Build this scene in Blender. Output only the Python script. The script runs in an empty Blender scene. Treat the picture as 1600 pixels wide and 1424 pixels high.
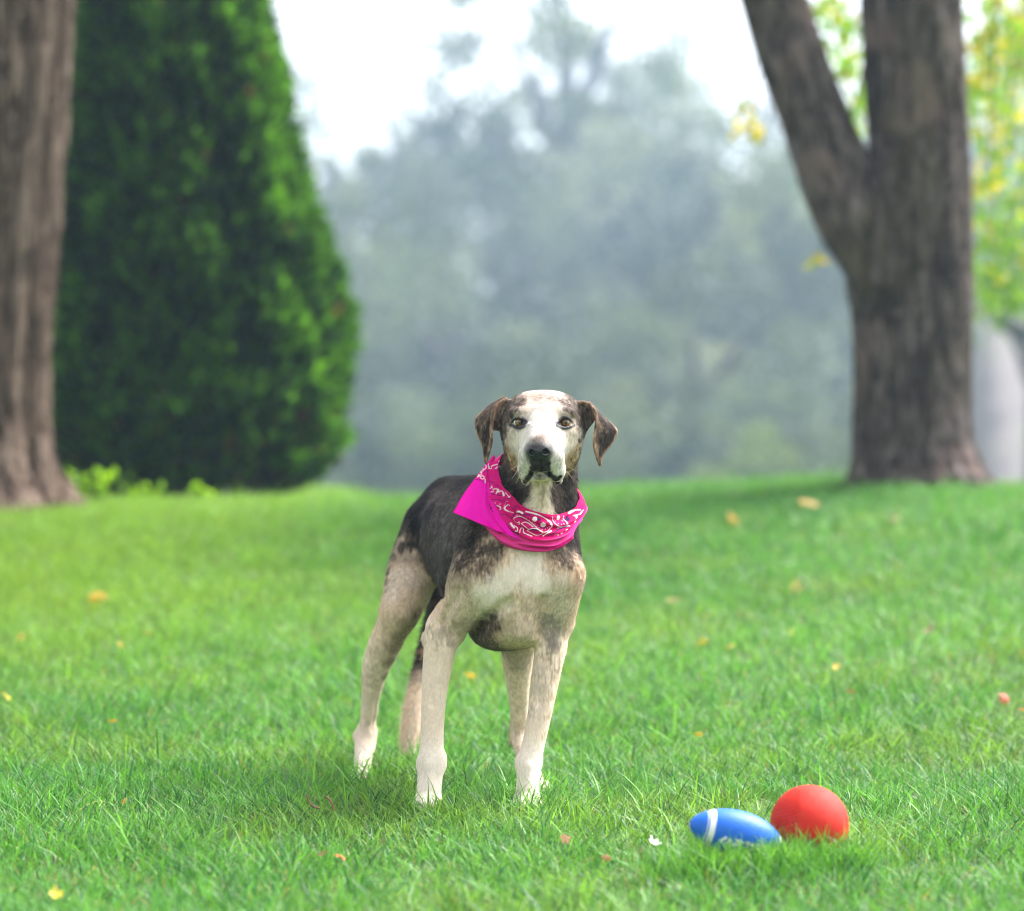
import bpy, math
import numpy as np
from mathutils import Vector, Matrix

DEV = ''
sc = bpy.context.scene
C = sc.collection

# ------------------------------------------------------------------ camera
F_PX = 1600 * 85.0 / 36.0          # focal length in photograph pixels
CAM_H, HORIZON, D0 = 0.6575, 725.0, 4.6
cam = bpy.data.cameras.new('camera')
cam.lens, cam.sensor_width = 85.0, 36.0
cam.shift_y = (HORIZON - 712.0) / 1600.0
cam.clip_start, cam.clip_end = 0.05, 3000.0
cam.dof.use_dof = True
cam.dof.focus_distance = 4.53
cam.dof.aperture_fstop = 2.0
cam_ob = bpy.data.objects.new('camera', cam)
cam_ob.location = (0, 0, CAM_H)
cam_ob.rotation_euler = (math.radians(90), 0, 0)
C.objects.link(cam_ob)
sc.camera = cam_ob

# ------------------------------------------------------------------ sky, sun, exposure
SUN_EL, SUN_AZ = math.radians(50), math.radians(58)      # azimuth from +Y (away from camera) towards +X
world = bpy.data.worlds.new('World')
sc.world = world
world.use_nodes = True
wn = world.node_tree
for n in list(wn.nodes):
    wn.nodes.remove(n)
sky = wn.nodes.new('ShaderNodeTexSky')
sky.sky_type = 'NISHITA'
sky.sun_disc = False
sky.sun_elevation = SUN_EL
sky.sun_rotation = SUN_AZ
sky.dust_density = 4.0
sky.air_density = 1.0
hsv = wn.nodes.new('ShaderNodeHueSaturation')          # thin white overcast: little blue left
hsv.inputs['Saturation'].default_value = 0.06
bg = wn.nodes.new('ShaderNodeBackground')
bg.inputs['Strength'].default_value = 0.125
wo = wn.nodes.new('ShaderNodeOutputWorld')
wn.links.new(sky.outputs[0], hsv.inputs['Color'])
wn.links.new(hsv.outputs[0], bg.inputs['Color'])
wn.links.new(bg.outputs[0], wo.inputs['Surface'])

sun = bpy.data.lights.new('sun', 'SUN')
sun.energy = 2.4
sun.angle = math.radians(32)
sun.color = (1.0, 0.96, 0.90)
sun_ob = bpy.data.objects.new('sun', sun)
sd = Vector((math.sin(SUN_AZ) * math.cos(SUN_EL), math.cos(SUN_AZ) * math.cos(SUN_EL), math.sin(SUN_EL)))
sun_ob.rotation_euler = sd.to_track_quat('Z', 'Y').to_euler()
sun_ob.location = (5, 5, 30)
C.objects.link(sun_ob)

sc.view_settings.view_transform = 'Standard'
sc.view_settings.look = 'None'
sc.view_settings.gamma = 1.0
sc.view_settings.exposure = 2.0
sc.view_settings.use_curve_mapping = False
cy = sc.cycles
cy.use_denoising = True
cy.use_adaptive_sampling = True
cy.adaptive_threshold = 0.015
cy.filter_width = 1.1
cy.max_bounces = 7
cy.diffuse_bounces = 4
cy.transmission_bounces = 4
cy.transparent_max_bounces = 6
cy.volume_bounces = 0
cy.sample_clamp_indirect = 6.0

# ------------------------------------------------------------------ helpers
def P(px, py, dy=0.0):
    """A point that photograph pixel (px,py) shows at depth D0+dy from the lens plane."""
    d = D0 + dy
    return np.array([(px - 800.0) / F_PX * d, d, CAM_H - (py - HORIZON) / F_PX * d])

def smooth01(t):
    t = np.clip(t, 0, 1)
    return t * t * (3 - 2 * t)

def hash3(ix, iy, iz, seed):
    n = (ix.astype(np.int64) * 73856093) ^ (iy.astype(np.int64) * 19349663) ^ (iz.astype(np.int64) * 83492791) ^ (seed * 2654435761)
    n = (n ^ (n >> 13)) * 1274126177
    n = n & 0x7fffffff
    n = (n ^ (n >> 16)) & 0xffffff
    return n / float(0xffffff)

def vnoise(p, scale, seed=0):
    """value noise 0..1 on an (n,3) array"""
    q = np.asarray(p, float) * scale
    i = np.floor(q).astype(np.int64)
    f = q - i
    f = f * f * (3 - 2 * f)
    r = 0
    for dx in (0, 1):
        for dy in (0, 1):
            for dz in (0, 1):
                w = (f[:, 0] if dx else 1 - f[:, 0]) * (f[:, 1] if dy else 1 - f[:, 1]) * (f[:, 2] if dz else 1 - f[:, 2])
                r = r + w * hash3(i[:, 0] + dx, i[:, 1] + dy, i[:, 2] + dz, seed)
    return r

def fbm(p, scale, seed=0, oct=3):
    r, a, s = 0, 1.0, 0.0
    for k in range(oct):
        r = r + a * vnoise(p, scale * 2 ** k, seed + 17 * k)
        s += a
        a *= 0.5
    return r / s

def mesh_np(name, verts, faces, col=None, smooth=False, nside=None):
    """fast mesh from numpy; faces is (n,3) or (n,4), col an (nverts,3|4) colour"""
    me = bpy.data.meshes.new(name)
    verts = np.ascontiguousarray(verts, dtype=np.float32)
    faces = np.ascontiguousarray(faces, dtype=np.int32)
    k = faces.shape[1]
    me.vertices.add(len(verts))
    me.vertices.foreach_set('co', verts.ravel())
    me.loops.add(faces.size)
    me.loops.foreach_set('vertex_index', faces.ravel())
    me.polygons.add(len(faces))
    me.polygons.foreach_set('loop_start', np.arange(0, faces.size, k, dtype=np.int32))
    me.update(calc_edges=True)
    if smooth:
        me.polygons.foreach_set('use_smooth', np.ones(len(faces), dtype=bool))
    if col is not None:
        col = np.asarray(col, np.float32)
        if col.shape[1] == 3:
            col = np.concatenate([col, np.ones((len(col), 1), np.float32)], 1)
        a = me.color_attributes.new('Col', 'FLOAT_COLOR', 'POINT')
        a.data.foreach_set('color', np.ascontiguousarray(col).ravel())
    me.validate()
    return me

def add(name, me, mat=None, parent=None):
    o = bpy.data.objects.new(name, me)
    if me is not None and mat is not None and hasattr(me, 'materials') and len(me.materials) == 0:
        me.materials.append(mat)
    if parent is not None:
        o.parent = parent
    C.objects.link(o)
    return o

def tag(o, label=None, cat=None, group=None, kind=None):
    if label: o['label'] = label
    if cat: o['category'] = cat
    if group: o['group'] = group
    if kind: o['kind'] = kind
    return o

def empty(name, loc=(0, 0, 0)):
    o = bpy.data.objects.new(name, None)
    o.location = loc
    o.empty_display_size = 0.1
    C.objects.link(o)
    return o

class NT:
    """tiny node helper"""
    def __init__(self, name):
        self.m = bpy.data.materials.new(name)
        self.m.use_nodes = True
        self.t = self.m.node_tree
        for n in list(self.t.nodes):
            self.t.nodes.remove(n)
        self.out = self.t.nodes.new('ShaderNodeOutputMaterial')
    def n(self, kind, **kw):
        nd = self.t.nodes.new(kind)
        for k, v in kw.items():
            if k in nd.inputs:
                nd.inputs[k].default_value = v
            else:
                setattr(nd, k, v)
        return nd
    def l(self, a, b):
        self.t.links.new(a, b)
    def mixc(self, fac, a, b, mode='MIX'):
        nd = self.t.nodes.new('ShaderNodeMix')
        nd.data_type = 'RGBA'
        nd.blend_type = mode
        for sock, v in ((nd.inputs[0], fac), (nd.inputs[6], a), (nd.inputs[7], b)):
            if isinstance(v, (int, float)):
                sock.default_value = v
            elif isinstance(v, tuple):
                sock.default_value = v if len(v) == 4 else (*v, 1)
            else:
                self.l(v, sock)
        return nd.outputs[2]
    def ramp(self, fac, stops):
        nd = self.t.nodes.new('ShaderNodeValToRGB')
        e = nd.color_ramp.elements
        while len(e) < len(stops):
            e.new(0.5)
        for el, (p, c) in zip(e, stops):
            el.position = p
            el.color = (*c, 1) if len(c) == 3 else c
        self.l(fac, nd.inputs[0])
        return nd.outputs[0]

def leaf_material(name, translucency=0.35, rough=0.5, spec=0.3, val=1.0):
    t = NT(name)
    at = t.n('ShaderNodeAttribute', attribute_name='Col')
    p = t.n('ShaderNodeBsdfPrincipled')
    p.inputs['Roughness'].default_value = rough
    p.inputs['Specular IOR Level'].default_value = spec
    tr = t.n('ShaderNodeBsdfTranslucent')
    mx = t.n('ShaderNodeMixShader')
    mx.inputs[0].default_value = translucency
    t.l(at.outputs['Color'], p.inputs['Base Color'])
    warm = t.mixc(1.0, at.outputs['Color'], (1.25, 1.15, 0.6), 'MULTIPLY')
    t.l(warm, tr.inputs['Color'])
    t.l(p.outputs[0], mx.inputs[1])
    t.l(tr.outputs[0], mx.inputs[2])
    t.l(mx.outputs[0], t.out.inputs['Surface'])
    return t.m

def catmull(pts, n, closed=False):
    pts = np.asarray(pts, float)
    m = len(pts)
    segs = m if closed else m - 1
    t = np.linspace(0, segs, n, endpoint=not closed)
    i = np.minimum(np.floor(t).astype(int), segs - 1)
    f = (t - i)[:, None]
    def g(k):
        return pts[k % m] if closed else pts[np.clip(k, 0, m - 1)]
    p0, p1, p2, p3 = g(i - 1), g(i), g(i + 1), g(i + 2)
    return 0.5 * ((2 * p1) + (-p0 + p2) * f + (2 * p0 - 5 * p1 + 4 * p2 - p3) * f ** 2 + (-p0 + 3 * p1 - 3 * p2 + p3) * f ** 3)

rng = np.random.default_rng(7)

# ------------------------------------------------------------------ ground
def ground_z(x, y):
    x = np.asarray(x, float); y = np.asarray(y, float)
    H = np.maximum(0.40 + 0.055 * np.clip(x, -3, 1.6), 0.378) - 0.11 * np.clip(x - 1.75, 0, 2.5)
    t = np.clip((y - 4.9) / 5.3, 0, 1)
    ramp = 0.45 * t + 0.55 * t * t * (3 - 2 * t)
    z = 0.02 * (np.clip(y, 4.6, 9) - 4.6) + 0.04 * (np.clip(y, -1, 4.6) - 4.6) + H * ramp
    ys = 11 + 5 * smooth01((-0.6 - x) / 0.8)
    z = z - 3.2 * smooth01((y - ys) / 34)
    z = z + 0.012 * np.sin(x * 2.1 + 0.7 * y) * np.sin(y * 1.7 + 1.0) * smooth01((y - 5.2) / 2) 
    return z

def build_ground():
    def axis(parts):
        a = []
        for lo, hi, st in parts:
            a.append(np.arange(lo, hi, st))
        return np.unique(np.concatenate(a))
    xs = axis([(-300, -40, 26), (-40, -6, 2.5), (-6, 6, 0.12), (6, 40, 2.5), (40, 301, 26)])
    ys = axis([(-60, 0, 6), (0, 18, 0.12), (18, 80, 2.0), (80, 301, 22)])
    X, Y = np.meshgrid(xs, ys)
    Z = ground_z(X, Y)
    V = np.stack([X.ravel(), Y.ravel(), Z.ravel()], 1)
    nx, ny = len(xs), len(ys)
    i = np.arange(ny - 1)[:, None] * nx + np.arange(nx - 1)[None, :]
    Fc = np.stack([i, i + 1, i + 1 + nx, i + nx], -1).reshape(-1, 4)
    t = NT('lawn_soil')
    tc = t.n('ShaderNodeTexCoord')
    n1 = t.n('ShaderNodeTexNoise', Scale=38.0, Detail=5.0)
    n2 = t.n('ShaderNodeTexNoise', Scale=1.3, Detail=3.0)
    t.l(tc.outputs['Object'], n1.inputs['Vector'])
    t.l(tc.outputs['Object'], n2.inputs['Vector'])
    c = t.ramp(n1.outputs[0], [(0.3, (0.020, 0.030, 0.010)), (0.5, (0.045, 0.085, 0.02)), (0.72, (0.11, 0.10, 0.045))])
    c2 = t.mixc(n2.outputs[0], c, (0.06, 0.17, 0.025))
    p = t.n('ShaderNodeBsdfPrincipled', Roughness=0.95)
    b = t.n('ShaderNodeBump', Strength=0.6, Distance=0.02)
    t.l(n1.outputs[0], b.inputs['Height'])
    t.l(b.outputs[0], p.inputs['Normal'])
    t.l(c2, p.inputs['Base Color'])
    t.l(p.outputs[0], t.out.inputs['Surface'])
    o = add('lawn_ground', mesh_np('lawn_ground', V, Fc, smooth=True), t.m)
    tag(o, kind='structure')

# ------------------------------------------------------------------ grass
def blades(root, h, w, lean_az, lean, curl, face_az, col, segs):
    """grass blades as tapered strips; all args per blade"""
    n = len(root)
    ts = np.linspace(0, 1, segs + 1)
    dirx, diry = np.cos(lean_az), np.sin(lean_az)
    wx, wy = np.cos(face_az), np.sin(face_az)
    V, Cc = [], []
    for k, t in enumerate(ts):
        off = lean * t + curl * t * t
        ht = h * (t - 0.35 * (curl + lean * 0.4) * t * t)
        cx = root[:, 0] + dirx * off * h
        cy_ = root[:, 1] + diry * off * h
        cz = root[:, 2] + ht
        shade = col
        if k < segs:
            ww = w * (1 - t ** 2.0) * 0.5
            V.append(np.stack([cx - wx * ww, cy_ - wy * ww, cz], 1))
            V.append(np.stack([cx + wx * ww, cy_ + wy * ww, cz], 1))
            Cc += [shade, shade]
        else:
            V.append(np.stack([cx, cy_, cz], 1))
            Cc.append(shade)
    nv = 2 * segs + 1
    V = np.stack(V, 1).reshape(-1, 3)
    Cc = np.stack(Cc, 1).reshape(-1, 3)
    base = (np.arange(n) * nv)[:, None]
    tri = []
    for k in range(segs):
        a, b = 2 * k, 2 * k + 1
        if k < segs - 1:
            tri += [[a, b, b + 2], [a, b + 2, a + 2]]
        else:
            tri += [[a, b, a + 2]]
    tri = np.array(tri)
    Fc = (base[:, :, None] + tri[None].reshape(1, -1, 3)).reshape(-1, 3) if False else (base[:, None, :] + tri[None]).reshape(-1, 3)
    return V, Fc, Cc

TUFTS = []            # (x, y, half width, half depth, blades)
GRASS_AVOID = []      # (x, y, r): trunks, paws, toys

def build_grass():
    mat = leaf_material('grass_blade', 0.48, 0.40, 0.35)
    bands = [(3.05, 5.6, 15500, 4, 1.0), (5.6, 8.0, 10500, 2, 1.12), (8.0, 11.0, 8500, 2, 1.35), (11.0, 16.0, 3600, 2, 1.9)]
    if 'lite' in DEV:
        bands = [(a, b, d // 4, s, w * 1.8) for a, b, d, s, w in bands]
    VV, FF, CC, nb = [], [], [], 0
    for (y0, y1, dens, segs, wf) in bands:
        xm0, xm1 = y0 * 0.2118 + 0.7, y1 * 0.2118 + 0.7
        n = int((y1 - y0) * 2 * xm1 * dens)
        y = rng.uniform(y0, y1, n)
        x = rng.uniform(-xm1, xm1, n)
        keep = np.abs(x) < (y * 0.2118 + 0.7)
        # margins beyond the frame a little thinner
        m = (np.abs(x) > y * 0.2118 + 0.12)
        keep &= ~(m & (rng.random(n) < 0.5))
        for (ax, ay, ar) in GRASS_AVOID:
            keep &= ((x - ax) ** 2 + (y - ay) ** 2) > ar * ar
        x, y = x[keep], y[keep]
        n = len(x)
        p2 = np.stack([x, y, np.zeros(n)], 1)
        cl = fbm(p2, 5.0, 3)            # clumps
        cl2 = fbm(p2, 17.0, 5, 2)
        big = fbm(p2, 0.9, 11, 3)
        thin = cl2 < 0.30
        k2 = ~(thin & (rng.random(n) < 0.5))
        x, y, cl, cl2, big, p2 = x[k2], y[k2], cl[k2], cl2[k2], big[k2], p2[k2]
        n = len(x)
        h = (0.018 + 0.046 * cl + 0.018 * cl2) * rng.uniform(0.45, 1.3, n)
        tall = rng.random(n) < 0.03
        h = np.where(tall, h * rng.uniform(1.35, 2.0, n), h)
        h *= np.where(y > 8, 1.1, 1.0)
        w = rng.uniform(0.0016, 0.0040, n) * wf * np.where(tall, 1.25, 1.0)
        lean_az = rng.uniform(0, 2 * np.pi, n) + 1.5 * vnoise(p2, 3.0, 9)
        lean = rng.uniform(0.02, 0.65, n)
        curl = rng.uniform(0.0, 0.8, n)
        flat = rng.random(n) < 0.10
        lean = np.where(flat, rng.uniform(0.9, 1.6, n), lean)
        face = rng.uniform(0, np.pi, n) * 0.65 - 0.3
        root = np.stack([x, y, ground_z(x, y) - 0.004], 1)
        # colours: fresh green, blue-green, yellow-green, a few straw blades
        a = np.array([0.052, 0.225, 0.042]); b = np.array([0.190, 0.450, 0.075]); cB = np.array([0.032, 0.140, 0.062])
        u = np.clip(0.55 * big * 1.2 + 0.6 * rng.random(n) - 0.18, 0, 1)[:, None]
        col = a * (1 - u) + b * u
        yw = (smooth01((fbm(p2, 2.3, 71, 3) - 0.50) / 0.16) * 0.45)[:, None]
        col = col * (1 - yw) + np.array([0.24, 0.40, 0.06]) * yw
        bl = (rng.random(n) < 0.16)[:, None]
        col = np.where(bl, cB * rng.uniform(0.8, 1.3, (n, 1)), col)
        # sunlight painted into the blade colour: paler patch on the left of the bank
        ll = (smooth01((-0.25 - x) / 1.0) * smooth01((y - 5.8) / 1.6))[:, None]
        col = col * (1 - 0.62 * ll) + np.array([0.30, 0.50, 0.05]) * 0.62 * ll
        dry = rng.random(n) < (0.055 + 0.18 * smooth01((0.47 - cl2) / 0.16) + 0.08 * (y < 4.4) * smooth01((0.5 - cl) / 0.2))
        col = np.where(dry[:, None], np.array([0.42, 0.34, 0.16]) * rng.uniform(0.5, 1.2, (n, 1)), col)
        h = np.where(dry, h * 0.6, h)
        col = col * rng.uniform(0.45, 1.35, (n, 1))
        if y0 < 4:          # longer tufts left standing round the toys and paws
            ex = []
            for (qx, qy, hw, hd, m_) in TUFTS:
                ex.append(np.stack([qx + rng.uniform(-hw, hw, m_), qy + rng.uniform(-hd, hd, m_)], 1))
            ex = np.concatenate(ex); m_ = len(ex)
            root = np.concatenate([root, np.stack([ex[:, 0], ex[:, 1], ground_z(ex[:, 0], ex[:, 1]) - 0.004], 1)])
            cat = lambda a_, b_: np.concatenate([a_, b_])
            h = cat(h, rng.uniform(0.040, 0.095, m_)); w = cat(w, rng.uniform(0.0018, 0.0036, m_))
            lean_az = cat(lean_az, rng.uniform(0, 6.28, m_)); lean = cat(lean, rng.uniform(0.02, 0.5, m_)); curl = cat(curl, rng.uniform(0, 0.7, m_))
            face = cat(face, rng.uniform(-0.5, 0.9, m_))
            uu = rng.random((m_, 1))
            col = cat(col, (a * (1 - uu) + b * uu) * rng.uniform(0.6, 1.25, (m_, 1)))
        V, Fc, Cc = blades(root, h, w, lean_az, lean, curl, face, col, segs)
        VV.append(V); FF.append(Fc + nb); CC.append(Cc)
        nb += len(V)
    V = np.concatenate(VV); Fc = np.concatenate(FF); Cc = np.concatenate(CC)
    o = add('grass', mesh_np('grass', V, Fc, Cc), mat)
    tag(o, 'fresh green lawn grass covering the rising ground', 'grass', kind='stuff')
    print('grass tris', len(Fc))

# ------------------------------------------------------------------ distance-field sculpting for the dog
class Field:
    def __init__(self, xs, ys, zs):
        self.xs, self.ys, self.zs = [np.asarray(a, np.float32) for a in (xs, ys, zs)]
        self.F = np.full((len(xs), len(ys), len(zs)), 0.5, np.float32)
        self.prims = []
    def sub(self, lo, hi):
        s = []
        for a, l, h in zip((self.xs, self.ys, self.zs), lo, hi):
            i0 = max(int(np.searchsorted(a, l)) - 1, 0)
            i1 = min(int(np.searchsorted(a, h)) + 1, len(a))
            s.append(slice(i0, max(i1, i0)))
        return tuple(s)
    def apply(self, fn, lo, hi, k, op='add'):
        m = k + 0.012
        s = self.sub(np.asarray(lo) - m, np.asarray(hi) + m)
        if any(q.stop <= q.start for q in s):
            return
        X = self.xs[s[0]][:, None, None]; Y = self.ys[s[1]][None, :, None]; Z = self.zs[s[2]][None, None, :]
        if isinstance(fn, list):          # a limb or sheet of many pieces: plain union first
            d = np.full((X.shape[0], Y.shape[1], Z.shape[2]), 0.5, np.float32)
            for f, l1, h1 in fn:
                s1 = self.sub(np.asarray(l1) - m, np.asarray(h1) + m)
                v = tuple(slice(max(q.start - r.start, 0), max(q.stop - r.start, 0)) for q, r in zip(s1, s))
                w = d[v]
                d[v] = np.minimum(w, f(X[v[0]], Y[:, v[1]], Z[:, :, v[2]]))
        else:
            d = fn(X, Y, Z).astype(np.float32)
        a = self.F[s]
        if op == 'add':
            h = np.maximum(k - np.abs(a - d), 0) / k
            self.F[s] = np.minimum(a, d) - h * h * k * 0.25
        else:
            d = -d
            h = np.maximum(k - np.abs(a - d), 0) / k
            self.F[s] = np.maximum(a, d) + h * h * k * 0.25
    def sample(self, p):
        p = np.atleast_2d(p)
        idx, fr = [], []
        for a, c in zip((self.xs, self.ys, self.zs), p.T):
            i = np.clip(np.searchsorted(a, c) - 1, 0, len(a) - 2)
            idx.append(i); fr.append(np.clip((c - a[i]) / (a[i + 1] - a[i]), 0, 1))
        r = 0
        for dx in (0, 1):
            for dy in (0, 1):
                for dz in (0, 1):
                    w = (fr[0] if dx else 1 - fr[0]) * (fr[1] if dy else 1 - fr[1]) * (fr[2] if dz else 1 - fr[2])
                    r = r + w * self.F[idx[0] + dx, idx[1] + dy, idx[2] + dz]
        return r
    def grad(self, p, e=0.004):
        g = np.stack([self.sample(p + np.eye(3)[i] * e) - self.sample(p - np.eye(3)[i] * e) for i in range(3)], 1)
        return g / (np.linalg.norm(g, axis=1, keepdims=True) + 1e-9)
    def hit(self, px, py, lo=-0.3, hi=0.9):
        """first surface point seen straight along that sight line when sculpting"""
        dy = np.arange(lo, hi, 0.001)
        d = D0 + dy
        pts = np.stack([(px - 800.0) / F_PX * d, d, CAM_H - (py - HORIZON) / F_PX * d], 1)
        f = self.sample(pts)
        i = np.argmax(f < 0)
        return pts[i] if f[i] < 0 else None
    def mesh(self):
        F = self.F; xs, ys, zs = self.xs, self.ys, self.zs
        ins = F < 0
        nx, ny, nz = F.shape
        cnt = np.zeros((nx - 1, ny - 1, nz - 1), np.int8)
        for dx in (0, 1):
            for dy in (0, 1):
                for dz in (0, 1):
                    cnt += ins[dx:nx - 1 + dx, dy:ny - 1 + dy, dz:nz - 1 + dz]
        I, J, K = np.nonzero((cnt > 0) & (cnt < 8))
        vid = np.full(cnt.shape, -1, np.int32)
        vid[I, J, K] = np.arange(len(I))
        co = [(dx, dy, dz) for dx in (0, 1) for dy in (0, 1) for dz in (0, 1)]
        vals = [F[I + a, J + b, K + c] for a, b, c in co]
        pos = [np.stack([xs[I + a], ys[J + b], zs[K + c]], 1) for a, b, c in co]
        acc = np.zeros((len(I), 3)); num = np.zeros(len(I))
        for a in range(8):
            for b in range(a + 1, 8):
                if sum(abs(co[a][q] - co[b][q]) for q in range(3)) != 1:
                    continue
                m = (vals[a] < 0) != (vals[b] < 0)
                t = np.where(m, vals[a] / (vals[a] - vals[b] + 1e-12), 0)
                acc += np.where(m[:, None], pos[a] + (pos[b] - pos[a]) * t[:, None], 0)
                num += m
        V = acc / num[:, None]
        quads = []
        for ax in range(3):
            sl0 = [slice(1, -1)] * 3; sl1 = [slice(1, -1)] * 3
            sl0[ax] = slice(0, -1); sl1[ax] = slice(1, None)
            A = ins[tuple(sl0)]; B = ins[tuple(sl1)]
            ii = np.nonzero(A != B)
            flip = A[ii]
            g = [ii[q] + (0 if q == ax else 1) for q in range(3)]
            u, v = (ax + 1) % 3, (ax + 2) % 3
            def cell(du, dv):
                c = [g[0].copy(), g[1].copy(), g[2].copy()]
                c[u] = c[u] - du; c[v] = c[v] - dv
                return vid[c[0], c[1], c[2]]
            q = np.stack([cell(1, 1), cell(0, 1), cell(0, 0), cell(1, 0)], 1)
            q = np.where(flip[:, None], q, q[:, ::-1])
            quads.append(q)
        Q = np.concatenate(quads)
        Q = Q[(Q >= 0).all(1)]
        return V, Q

def seg_fn(a, ra, b, rb, sq=None):
    a = np.asarray(a, float); b = np.asarray(b, float)
    ab = b - a; L2 = float(ab @ ab) + 1e-12
    def fn(X, Y, Z):
        px, py, pz = X - a[0], Y - a[1], Z - a[2]
        t = np.clip((px * ab[0] + py * ab[1] + pz * ab[2]) / L2, 0, 1)
        qx, qy, qz = px - ab[0] * t, py - ab[1] * t, pz - ab[2] * t
        if sq is not None:
            n, s = sq
            dd = (qx * n[0] + qy * n[1] + qz * n[2]) * (1.0 / s - 1.0)
            qx, qy, qz = qx + n[0] * dd, qy + n[1] * dd, qz + n[2] * dd
        return np.sqrt(qx * qx + qy * qy + qz * qz) - (ra + (rb - ra) * t)
    r = max(ra, rb) * (max(1, sq[1]) if sq else 1)
    return fn, np.minimum(a, b) - r, np.maximum(a, b) + r

def ell_fn(c, rad, R=np.eye(3)):
    """ellipsoid; rows of R are its axes"""
    c = np.asarray(c, float); rad = np.asarray(rad, float); R = np.asarray(R, float)
    def fn(X, Y, Z):
        px, py, pz = X - c[0], Y - c[1], Z - c[2]
        k0 = 0; k1 = 0
        for i in range(3):
            q = px * R[i, 0] + py * R[i, 1] + pz * R[i, 2]
            k0 = k0 + (q / rad[i]) ** 2
            k1 = k1 + (q / rad[i] ** 2) ** 2
        k0 = np.sqrt(k0); k1 = np.sqrt(k1)
        return k0 * (k0 - 1.0) / (k1 + 1e-9)
    r = np.sqrt(((R * rad[:, None]) ** 2).sum(0))
    return fn, c - r, c + r

def tri_fn(a, b, c, th):
    a, b, c = [np.asarray(v, float) for v in (a, b, c)]
    def fn(X, Y, Z):
        sh = np.broadcast_shapes(X.shape, Y.shape, Z.shape)
        p = np.stack([np.broadcast_to(X, sh), np.broadcast_to(Y, sh), np.broadcast_to(Z, sh)], -1).astype(float)
        ba, cb, ac = b - a, c - b, a - c
        nor = np.cross(ba, ac)
        pa, pb, pc = p - a, p - b, p - c
        s = np.sign(pa @ np.cross(ba, nor)) + np.sign(pb @ np.cross(cb, nor)) + np.sign(pc @ np.cross(ac, nor))
        def e(d, q):
            t = np.clip((q @ d) / (d @ d), 0, 1)[..., None]
            v = d * t - q
            return (v * v).sum(-1)
        ed = np.minimum(np.minimum(e(ba, pa), e(cb, pb)), e(ac, pc))
        fd = (pa @ nor) ** 2 / (nor @ nor)
        return np.sqrt(np.where(s < 2.0, ed, fd)) - th
    return fn, np.minimum(np.minimum(a, b), c) - th, np.maximum(np.maximum(a, b), c) + th
# ------------------------------------------------------------------ bark, trees and shrubs
def bark_material(name, base, dark, light, scale=(9, 9, 1.3), moss=0.0, moss_col=(0.12, 0.12, 0.03), patch_col=None):
    t = NT(name)
    tc = t.n('ShaderNodeTexCoord')
    mp = t.n('ShaderNodeMapping'); mp.inputs['Scale'].default_value = scale
    t.l(tc.outputs['Object'], mp.inputs['Vector'])
    n1 = t.n('ShaderNodeTexNoise', Scale=1.6, Detail=6.0, Roughness=0.65, Distortion=0.6)
    n2 = t.n('ShaderNodeTexNoise', Scale=5.5, Detail=5.0, Roughness=0.6)
    n3 = t.n('ShaderNodeTexNoise', Scale=3.2, Detail=3.0)
    t.l(mp.outputs[0], n1.inputs['Vector']); t.l(mp.outputs[0], n2.inputs['Vector']); t.l(tc.outputs['Object'], n3.inputs['Vector'])
    c = t.ramp(n1.outputs[0], [(0.36, dark), (0.50, base), (0.66, light)])
    f2 = t.ramp(n2.outputs[0], [(0.35, (0.55, 0.55, 0.55)), (0.65, (1.15, 1.15, 1.15))])
    c = t.mixc(0.8, c, f2, 'MULTIPLY')
    if patch_col is not None:
        m = t.ramp(n3.outputs[0], [(0.56, (0, 0, 0)), (0.66, (1, 1, 1))])
        c = t.mixc(m, c, patch_col) if False else t.mixc(m, c, t.mixc(0.5, c, patch_col))
    if moss > 0:
        n4 = t.n('ShaderNodeTexNoise', Scale=2.1, Detail=4.0)
        mp2 = t.n('ShaderNodeMapping'); mp2.inputs['Location'].default_value = (3.1, 7.7, 1.2)
        t.l(tc.outputs['Object'], mp2.inputs['Vector']); t.l(mp2.outputs[0], n4.inputs['Vector'])
        m = t.ramp(n4.outputs[0], [(0.50, (0, 0, 0)), (0.68, (moss, moss, moss))])
        c = t.mixc(m, c, moss_col)
    p = t.n('ShaderNodeBsdfPrincipled', Roughness=0.9)
    p.inputs['Specular IOR Level'].default_value = 0.15
    b = t.n('ShaderNodeBump', Strength=1.0, Distance=0.06)
    t.l(n1.outputs[0], b.inputs['Height']); t.l(b.outputs[0], p.inputs['Normal'])
    t.l(c, p.inputs['Base Color']); t.l(p.outputs[0], t.out.inputs['Surface'])
    return t.m

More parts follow.
